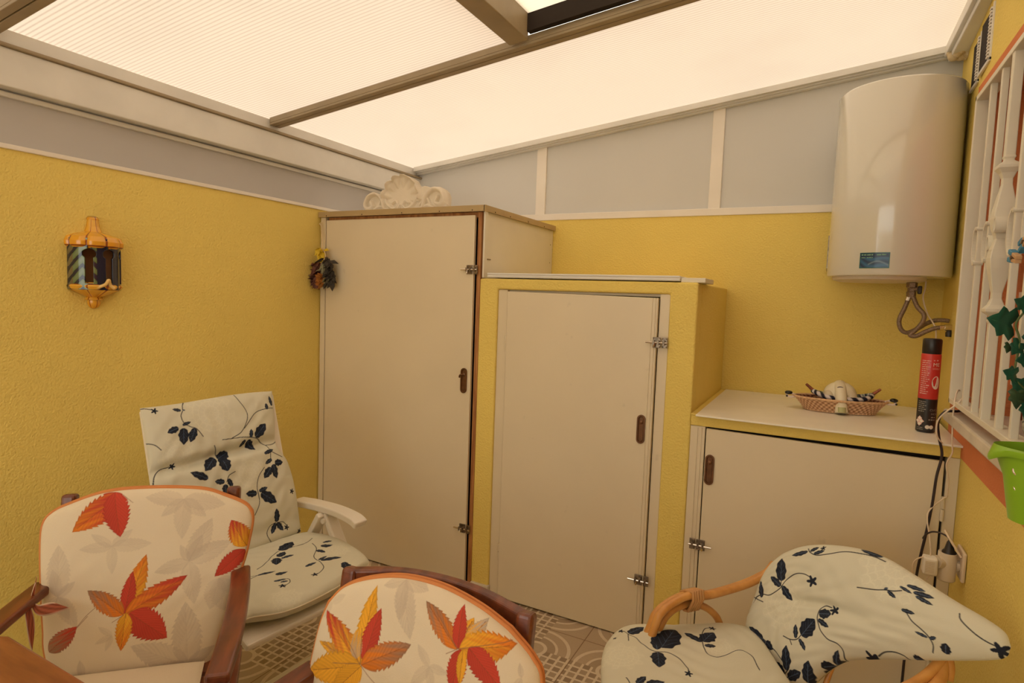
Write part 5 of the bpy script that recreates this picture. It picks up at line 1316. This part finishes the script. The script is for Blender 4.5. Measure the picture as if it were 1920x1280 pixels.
# ------------------------------------------------------------------ socket, adapter, charger and cables
wsX = .4305
so_ = thing('wall_socket', 'cream wall socket with raised flap on the right wall beside the low cupboard', 'socket', (wsX, 2.22, .63))
bm = B((wsX-.010, wsX, 2.165, 2.255, .595, .685)); obj('socket_plate', bm, M['cable_white'], so_, world=True, bevel=.004)
bm = bmesh.new(); add_box(bm, -.003, .003, -.036, .036, 0, .066, Matrix.Translation((wsX-.012, 2.212, .668)) @ Matrix.Rotation(math.radians(-32), 4, 'Y'))
obj('flap', bm, M['cable_white'], so_, world=True, bevel=.001)
ad = thing('plug_adapter', 'white cylindrical three-way plug adapter pushed into the wall socket', 'adapter', (.392, 2.205, .59))
bm = bmesh.new(); add_lathe(bm, [(.021, .583), (.0245, .587), (.0245, .668), (.023, .671), (.019, .669)], (.389, 2.20, 0), seg=40)
obj('adapter_body', bm, M['enamel_dim'], ad, world=True, smooth=True)
obj('socket_spout', tube([(.389, 2.20, .638), (.362, 2.186, .640)], .019, 24, False), M['enamel_dim'], ad, world=True, smooth=True)
obj('plug_pin', tube([(.411, 2.204, .632), (.421, 2.205, .632)], .0165, 24, False), M['enamel_dim'], ad, world=True, smooth=True)
ch = thing('charger', 'white ribbed phone charger plugged into the adapter', 'charger', (.34, 2.185, .60))
obj('charger_body', B((.325, .363, 2.165, 2.205, .598, .652)), M['trimwhite'], ch, world=True, bevel=.007, seg=3)
bm = bmesh.new()
for k in range(7): add_box(bm, .330, .353, 2.1635, 2.1655, .610+.005*k, .6115+.005*k)
obj('rib', bm, M['enamel_dim'], ch, world=True, loose=True)
pl = thing('black_plug', 'black plug with bent cord standing in the top of the adapter', 'plug', (.392, 2.2, .668))
obj('plug_body', lathe([(.019, .664), (.019, .672), (.013, .680), (.008, .702), (.0045, .708)], (.392, 2.2, 0), seg=16), M['black'], pl, world=True, smooth=True)
obj('plug_cord', tube([(.392, 2.2, .705), (.386, 2.205, .716), (.368, 2.22, .720), (.350, 2.24, .712), (.340, 2.27, .690), (.338, 2.30, .668)], .0026, 8), M['cable_black'], pl, world=True, smooth='all')
BC = [(.45, 2.46, 1.083), (.43, 2.40, 1.083), (.405, 2.345, 1.085), (.37, 2.325, 1.082), (.354, 2.32, 1.05), (.360, 2.325, 1.0), (.374, 2.335, .94), (.365, 2.335, .868), (.361, 2.34, .775), (.352, 2.34, .68), (.344, 2.34, .615), (.338, 2.34, .559), (.335, 2.345, .50), (.325, 2.35, .30), (.32, 2.35, .05), (.30, 2.34, .006)]
tag(obj('black_cable', tube(BC, .0042, 8), M['cable_black'], smooth='all'), 'thick black cable dropping from the window sill down past the worktop end', 'cable')
W1 = [(.44, 2.43, 1.12), (.41, 2.38, 1.15), (.392, 2.315, 1.13), (.388, 2.30, 1.10), (.388, 2.30, 1.06), (.392, 2.30, .989), (.396, 2.31, .955), (.387, 2.33, .912), (.398, 2.345, .861), (.402, 2.36, .80)]
tag(obj('white_cable', tube(W1, .0024, 8), M['cable_white'], smooth='all'), 'thin white cable falling straight from the grille corner, rightmost of the white ones', 'cable', 'white cables at the worktop end')
W2 = [(.44, 2.36, 1.13), (.415, 2.30, 1.145), (.396, 2.29, 1.118), (.365, 2.29, 1.084), (.349, 2.30, 1.052), (.352, 2.31, 1.008), (.366, 2.325, .985), (.372, 2.338, .979)]
tag(obj('white_cable', tube(W2, .0024, 8), M['cable_white'], smooth='all'), 'thin white cable looping from the grille corner onto the worktop edge', 'cable', 'white cables at the worktop end')
W3 = [(.402, 2.36, .80), (.388, 2.35, .792), (.354, 2.335, .753), (.350, 2.33, .721), (.356, 2.31, .677), (.352, 2.24, .655), (.345, 2.19, .652)]
tag(obj('white_cable', tube(W3, .0022, 8), M['cable_white'], smooth='all'), 'thin white cable running from the door hinge down to the charger', 'cable', 'white cables at the worktop end')
W4 = [(.335, 2.18, .652), (.318, 2.18, .644), (.304, 2.185, .625), (.302, 2.19, .59), (.303, 2.2, .55), (.31, 2.22, .50), (.33, 2.20, .55), (.345, 2.185, .59)]
tag(obj('white_cable', tube(W4, .0022, 8), M['cable_white'], smooth='all'), 'thin white cable looping beside the charger', 'cable', 'white cables at the worktop end')
# ------------------------------------------------------------------ wooden armchairs
WD = M['wood']
def bar_between(bm, a, b, w_, d_, up=(0, 0, 1)):
    a = Vector(a); b = Vector(b); z = (b-a).normalized(); x = Vector(up).cross(z)
    if x.length < 1e-4: x = Vector((1, 0, 0))
    x.normalize(); y = z.cross(x)
    R4 = Matrix.Translation(a) @ Matrix((x, y, z)).transposed().to_4x4()
    add_box(bm, -w_/2, w_/2, -d_/2, d_/2, 0, (b-a).length, R4)
def bent(bm, pts, w_, d_, up):
    """a board of section w_ x d_ swept along pts; w_ is measured along 'up'"""
    p = crom(pts, 6); rings = []
    for i in range(len(p)):
        t_ = (p[min(i+1, len(p)-1)]-p[max(i-1, 0)]).normalized(); u = Vector(up); u = (u-t_*u.dot(t_)).normalized(); s = t_.cross(u)
        rings.append([bm.verts.new(p[i]+u*a*w_/2+s*b*d_/2) for a, b in ((-1, -1), (1, -1), (1, 1), (-1, 1))])
    for a, b in zip(rings[:-1], rings[1:]):
        for k in range(4): bm.faces.new((a[k], a[(k+1) % 4], b[(k+1) % 4], b[k]))
    bm.faces.new(rings[0][::-1]); bm.faces.new(rings[-1])
def seat_at(o, s):
    o.scale = (s, s, s); o.location = Vector((0, 0, 1.4))*(1-s)+Vector(o.location)*s
    return o
def armchair(label, loc, deg, rail_z=.792, post_z=.805, s_=1):
    z0 = -1.4*(1-s_)/s_
    c = thing('wooden_armchair', label, 'chair', (loc[0], loc[1], 0), math.radians(deg), 'wooden armchairs')
    yb = lambda z: .262+.21*(z-.8)+.012
    for s in (-1, 1):
        bm = bmesh.new(); bent(bm, [(s*.205, yb(0)+.05, z0), (s*.205, yb(.40), .40), (s*.205, yb(.6), .6), (s*.205, yb(post_z), post_z)], .034, .036, (0, 1, 0))
        obj('back_post', bm, WD, c, bevel=.009, seg=3)
        bm = bmesh.new(); bar_between(bm, (s*.255, -.245, z0), (s*.255, -.225, .585), .04, .04)
        obj('front_leg', bm, WD, c, bevel=.005)
        bm = bmesh.new()
        bent(bm, [(s*.235, .20, .605), (s*.250, .09, .603), (s*.262, -.05, .602), (s*.268, -.18, .603), (s*.266, -.30, .598)], .05, .024, (1, 0, 0))
        obj('armrest', bm, WD, c, bevel=.007, seg=3)
        bm = bmesh.new(); bar_between(bm, (s*.245, -.225, .375), (s*.21, .19, .375), .06, .024, (0, 0, 1)); obj('side_rail', bm, WD, c, bevel=.003)
        bm = bmesh.new(); bar_between(bm, (s*.25, -.23, .14), (s*.208, .255, .14), .03, .022, (0, 0, 1)); obj('stretcher', bm, WD, c, bevel=.003)
    bm = bmesh.new(); bent(bm, [(-.205, yb(rail_z)-.004, rail_z-.045), (-.10, yb(rail_z)+.014, rail_z-.030), (0, yb(rail_z)+.020, rail_z-.026), (.10, yb(rail_z)+.014, rail_z-.030), (.205, yb(rail_z)-.004, rail_z-.045)], .075, .024, (0, 0, 1))
    obj('top_rail', bm, WD, c, bevel=.006, seg=3)
    bm = bmesh.new(); bent(bm, [(-.205, yb(.45), .45), (0, yb(.45)+.012, .45), (.205, yb(.45), .45)], .05, .02, (0, 0, 1)); obj('lower_rail', bm, WD, c, bevel=.004)
    for x in (-.12, -.04, .04, .12):
        bm = bmesh.new(); bar_between(bm, (x, yb(.47)+.008, .47), (x, yb(.73)+.014, .725), .04, .012, (0, 1, 0)); obj('slat', bm, WD, c, bevel=.002)
    bm = bmesh.new(); add_box(bm, -.25, .25, -.245, -.22, .345, .405); obj('front_rail', bm, WD, c, bevel=.003)
    for y in (-.17, -.10, -.03, .04, .11, .18):
        bm = bmesh.new(); add_box(bm, -.235, .235, y-.025, y+.025, .372, .386); obj('seat_slat', bm, WD, c, bevel=.002)
    return c
A1 = armchair('dark reddish wooden armchair at left, whose armrests show, carrying the full leaf cushion', (-1.447, .809), 43, rail_z=.785, post_z=.822, s_=.95)
seat_at(A1, .95)
A2 = armchair('dark reddish wooden armchair in the lower middle, its curved top rail standing above the cushion', (-.648, .716), 4.3, rail_z=.806, post_z=.800)

cloth_leaf = paint_mat('leaf_print_cotton', .85, .0006, 700)
cloth_navy = paint_mat('navy_vine_cotton', .8, .0006, 700)
BASE1 = (.74, .63, .46); BASE2 = (.68, .65, .51)
def on_chair(o, loc, deg):
    o.location = (loc[0], loc[1], 0); o.rotation_euler = (0, 0, math.radians(deg))
def chair_cushion(key, label, loc, deg):
    c = thing('chair_cushion', label, 'cushion', (loc[0], loc[1], 0), math.radians(deg), 'cushions printed with autumn leaves')
    pad, F = cushion_panel(key, 'back_pad', cloth_leaf, c, BASE1)
    bm = bmesh.new(); pts = edge_pts(F, 'left', 50)+edge_pts(F, 'top', 60)[1:]+edge_pts(F, 'right', 50)[::-1][1:]
    add_tube(bm, [p+Vector((0, .0, 0)) for p in pts], .0048, 8, smooth=False)
    # second cord along the back edge, seen over the top
    add_tube(bm, [p+Vector((0, .009, .0005)) for p in pts], .0042, 8, smooth=False)
    obj('piping', bm, M['piping'], pad, smooth='all')
    z0 = PANELS[key]['bottom'][0][2]
    P = dict(left=[(-.19, -.22, .405), (-.18, .11, z0+.09)], right=[(.19, -.22, .405), (.16, .11, z0+.09)], top=[(-.18, .11, z0+.09), (.16, .11, z0+.09)], bottom=[(-.19, -.22, .405), (.0, -.24, .405), (.19, -.22, .405)], normal=(0, 0, 1), puff=.012, back=.02)
    Fs, Bs = panel_grid(P, 60, 60); cc = np.zeros(Fs.shape)+np.array(BASE1)
    seat = grid_mesh('seat_pad', [Fs, Bs], cloth_leaf, c, [cc, cc])
    return c, pad
C1, pad1 = chair_cushion('arm1_back', 'cushion with orange and red autumn leaves on the left wooden armchair', (-1.447, .809), 43)
seat_at(C1, .95)
C2, pad2 = chair_cushion('arm2_back', 'autumn leaf cushion with two big maple leaves on the lower middle wooden armchair', (-.648, .716), 4.3)
# knotted ribbon tie at the left edge of the first cushion
def ribbon(parent):
    nu = 60; s = np.linspace(0, 1, nu)
    def strip(pts, w0, w1, tw):
        p = resample(np.array(pts), nu); G = np.zeros((7, nu, 3)); C = np.zeros((7, nu, 3))
        for k in range(7):
            q = (k/6-.5)*(w0+(w1-w0)*s)
            G[k, :, 0] = p[:, 0]+q*np.cos(tw+s*1.4)*.8; G[k, :, 1] = p[:, 1]+q*.5*np.sin(tw+s*2); G[k, :, 2] = p[:, 2]+q*np.sin(tw+s*1.4)
            edge = 1 if k in (0, 6) else 0
            C[k] = np.array((.78, .60, .45)) if edge else np.array((.22, .06, .03))*(1+1.2*np.sin(s*9+k)[:, None]**2)
        return G, C
    a = strip([(-.236, .135, .60), (-.240, .12, .585), (-.232, .11, .555), (-.225, .105, .50)], .012, .035, .2)
    b = strip([(-.236, .13, .60), (-.26, .10, .602), (-.285, .08, .592), (-.30, .075, .575)], .010, .022, 1.4)
    c = strip([(-.236, .13, .602), (-.228, .12, .63), (-.225, .125, .655)], .008, .014, .1)
    d = strip([(-.235, .125, .60), (-.21, .105, .585), (-.16, .10, .595)], .010, .045, 1.3)
    G, C = zip(a, b, c, d)
    o = grid_mesh('ribbon_tie', [g for g in G], cloth_leaf, parent, list(C))
    m_ = o.modifiers.new('t', 'SOLIDIFY'); m_.thickness = .0015
ribbon(C1)

# ------------------------------------------------------------------ table corner at bottom left
tb_ = thing('wooden_table', 'varnished brown wooden table, its corner at the lower left edge of the picture', 'table', (-1.35, .05, 0))
pts = [(-1.337, .544), (-.62, .535), (-.30, .36), (-.30, -.20), (-.62, -.40), (-1.35, -.40), (-1.72, -.22), (-1.72, .345)]
bm = bmesh.new(); add_prism(bm, pts, .696, .722, 'z'); obj('tabletop', bm, M['wood_table'], tb_, world=True, bevel=.006, seg=3)
ins = [(-1.32, .49), (-.64, .48), (-.36, .33), (-.36, -.17), (-.64, -.34), (-1.33, -.34), (-1.66, -.19), (-1.66, .32)]
bm = bmesh.new()
for a, b in zip(ins, ins[1:]+ins[:1]): bar_between(bm, (*a, .680), (*b, .680), .032, .02, (0, 0, 1))
obj('apron', bm, M['wood_table'], tb_, world=True)
for x, y in ((-1.30, .40), (-.62, .40), (-1.30, -.26), (-.62, -.26)):
    bm = bmesh.new(); add_lathe(bm, [(.022, 0), (.026, .03), (.020, .08), (.030, .30), (.034, .52), (.026, .56), (.034, .60), (.034, .69)], (x, y, 0), seg=24)
    obj('leg', bm, M['wood_table'], tb_, world=True, smooth=True)

# ------------------------------------------------------------------ white resin recliner
RL, RD = (-1.553, 1.358), 82.2
rc_ = thing('resin_armchair', 'white plastic reclining garden armchair beside the left wall', 'chair', (*RL, 0), math.radians(RD))
seat_at(rc_, 1.05); zf = -1.4*(1-1.05)/1.05
yr = lambda z: .215+.31*(z-.47)
bm = bmesh.new()
for x in (-.225, .205): bar_between(bm, (x, yr(.40), .40), (x, yr(.985), .985), .045, .028, (0, 1, 0))
bar_between(bm, (-.23, yr(.965), .965), (.21, yr(.965), .965), .05, .024, (0, 0, 1)); bar_between(bm, (-.23, yr(.45), .45), (.21, yr(.45), .45), .05, .024, (0, 0, 1))
br_ = obj('backrest', bm, M['resin'], rc_, bevel=.006)
for k in range(5):
    bm = bmesh.new(); x = -.155+.0725*k; bar_between(bm, (x, yr(.46), .46), (x, yr(.96), .96), .05, .008, (0, 1, 0)); obj('backrest_slat', bm, M['resin'], br_, bevel=.002)
bm = bmesh.new(); bent(bm, [(0, .20, .413), (0, 0, .408), (0, -.18, .412), (0, -.235, .40)], .48, .022, (1, 0, 0)); obj('seat', bm, M['resin'], rc_, bevel=.006)
for s in (-1, 1):
    xa = s*.290
    bm = bmesh.new()
    bent(bm, [(xa, .29, .560), (xa, .18, .573), (xa, .05, .580), (xa, -.045, .574), (xa, -.085, .560)], .058, .026, (1, 0, 0))
    obj('armrest', bm, M['resin'], rc_, bevel=.008, seg=3)
    bm = bmesh.new(); bar_between(bm, (xa, .10, .562), (xa, -.235, zf), .048, .026, (0, 1, 0)); obj('front_leg', bm, M['resin'], rc_, bevel=.005)
    bm = bmesh.new(); bar_between(bm, (xa-s*.024, .10, .562), (xa-s*.024, .42, zf), .048, .022, (0, 1, 0)); obj('rear_leg', bm, M['resin'], rc_, bevel=.005)
    bm = bmesh.new(); add_tube(bm, [(xa-s*.035, .09, .538), (xa+s*.016, .09, .538)], .010, 14, False); obj('pivot', bm, M['resin'], rc_, smooth=True)
    bm = bmesh.new(); bar_between(bm, (s*.255, -.20, .405), (s*.255, .21, .405), .04, .03, (0, 0, 1)); obj('seat_rail', bm, M['resin'], rc_, bevel=.004)
rcu = thing('long_chair_cushion', 'cream cushion with navy leaf vines on the white plastic armchair', 'cushion', (*RL, 0), math.radians(RD), 'cream cushions with navy vines')
seat_at(rcu, 1.05)
cushion_panel('resin_back', 'back_pad', cloth_navy, rcu, BASE2)
sp_, Fs = cushion_panel('resin_seat', 'seat_pad', cloth_navy, rcu, BASE2)
obj('seam', tube([p+Vector((0, -.001, -.001)) for p in edge_pts(Fs, 'bottom', 40)+edge_pts(Fs, 'right', 30)[1:-4]], .0022, 6, smooth=False), mat('cream_seam', (.72, .62, .45), .8), sp_, smooth='all')

# ------------------------------------------------------------------ rattan armchair
TL, TD = (-.12, 1.53), -39.7
ra = thing('rattan_armchair', 'low honey-coloured rattan armchair with looped arms in front of the low cupboard', 'chair', (*TL, 0), math.radians(TD))
RT = M['rattan']
for s in (-1, 1):
    x = s*.27
    o1 = [(x, -.135, .02), (x, -.125, .20), (x, -.10, .40), (x, -.068, .485), (x, -.053, .515), (x, -.02, .536), (x, .022, .549), (x, .061, .550), (x, .124, .541), (x, .20, .544), (x, .278, .553), (x*.97, .333, .572), (x*.9, .365, .60)]
    obj('arm_tube', tube(o1, .0135, 14), RT, ra, smooth='all')
    o2 = [(x-s*.024, y+.006, z+.004) for _, y, z in o1]
    obj('arm_tube', tube([(x-s*.022+s*.0, y-.004, z+.013) if z > .45 else (x-s*.022, y, z) for _, y, z in o1], .0115, 14), RT, ra, smooth='all')
    lp = [(x, -.10, .02), (x, -.09, .25), (x, -.06, .42), (x, -.034, .482), (x, -.012, .508), (x, .020, .522), (x, .065, .524), (x, .108, .511), (x, .147, .486), (x, .176, .452), (x, .192, .40), (x, .20, .25), (x, .21, .02)]
    obj('arm_loop', tube(lp, .0105, 12), RT, ra, smooth='all')
    bm = bmesh.new()
    for k in range(5):
        y = .044+.0085*k
        add_tube(bm, [(x+s*.020, y, .530), (x+s*.018, y, .556), (x, y, .568), (x-s*.034, y, .578), (x-s*.037, y, .555), (x-s*.018, y, .515), (x, y, .510), (x+s*.016, y, .515)], .0046, 6, smooth=False, closed=True)
    obj('cane_binding', bm, M['bind'], ra, smooth='all')
    obj('rear_leg', tube([(s*.235, .22, .38), (s*.25, .26, .20), (s*.25, .28, .0)], .0135, 12), RT, ra, smooth='all')
bk_ = []
for a in np.linspace(-1, 1, 15):
    bk_.append((.262*math.sin(a*math.pi/2), .405-.05*abs(a)**2, .56+.125*math.cos(a*math.pi/2)))
obj('back_hoop', tube(bk_, .0135, 12), RT, ra, smooth='all')
for k in range(5):
    x = -.20+.055*k; obj('back_cane', tube([(x, .262, .38), (x, .325, .52), (x*1.02, .398, .56+.118*math.cos(x/.262*1.2))], .007, 8), RT, ra, smooth='all')
bm = bmesh.new(); add_tube(bm, [(.25*math.copysign(abs(math.cos(t_))**.6, math.cos(t_)), .0+.25*math.copysign(abs(math.sin(t_))**.6, math.sin(t_)), .365) for t_ in np.linspace(0, 2*math.pi, 48, endpoint=False)], .013, 10, smooth=False, closed=True)
obj('seat_frame', bm, RT, ra, smooth='all')
bm = B((-.235, .235, -.235, .235, .362, .374)); obj('woven_seat', bm, M['wicker'], ra)
for s in (-1, 1): obj('stretcher', tube([(s*.262, -.125, .14), (s*.25, .26, .14)], .009, 10), RT, ra, smooth='all')
rtc = thing('long_chair_cushion', 'cream cushion with navy leaf vines slumped over the rattan armchair', 'cushion', (*TL, 0), math.radians(TD), 'cream cushions with navy vines')
cushion_panel('rattan_back', 'back_pad', cloth_navy, rtc, BASE2)
cushion_panel('rattan_seat', 'seat_pad', cloth_navy, rtc, BASE2)

# ------------------------------------------------------------------ pale board on the floor between the chairs
bm = bmesh.new(); add_prism(bm, [(-1.665, 1.36), (-1.60, 1.36), (-1.575, 1.66), (-1.640, 1.66)], .0, .012, 'z')
tag(obj('floor_board', bm, M['white_paint'], bevel=.003), 'pale narrow board lying on the tiled floor between the chairs', 'board')
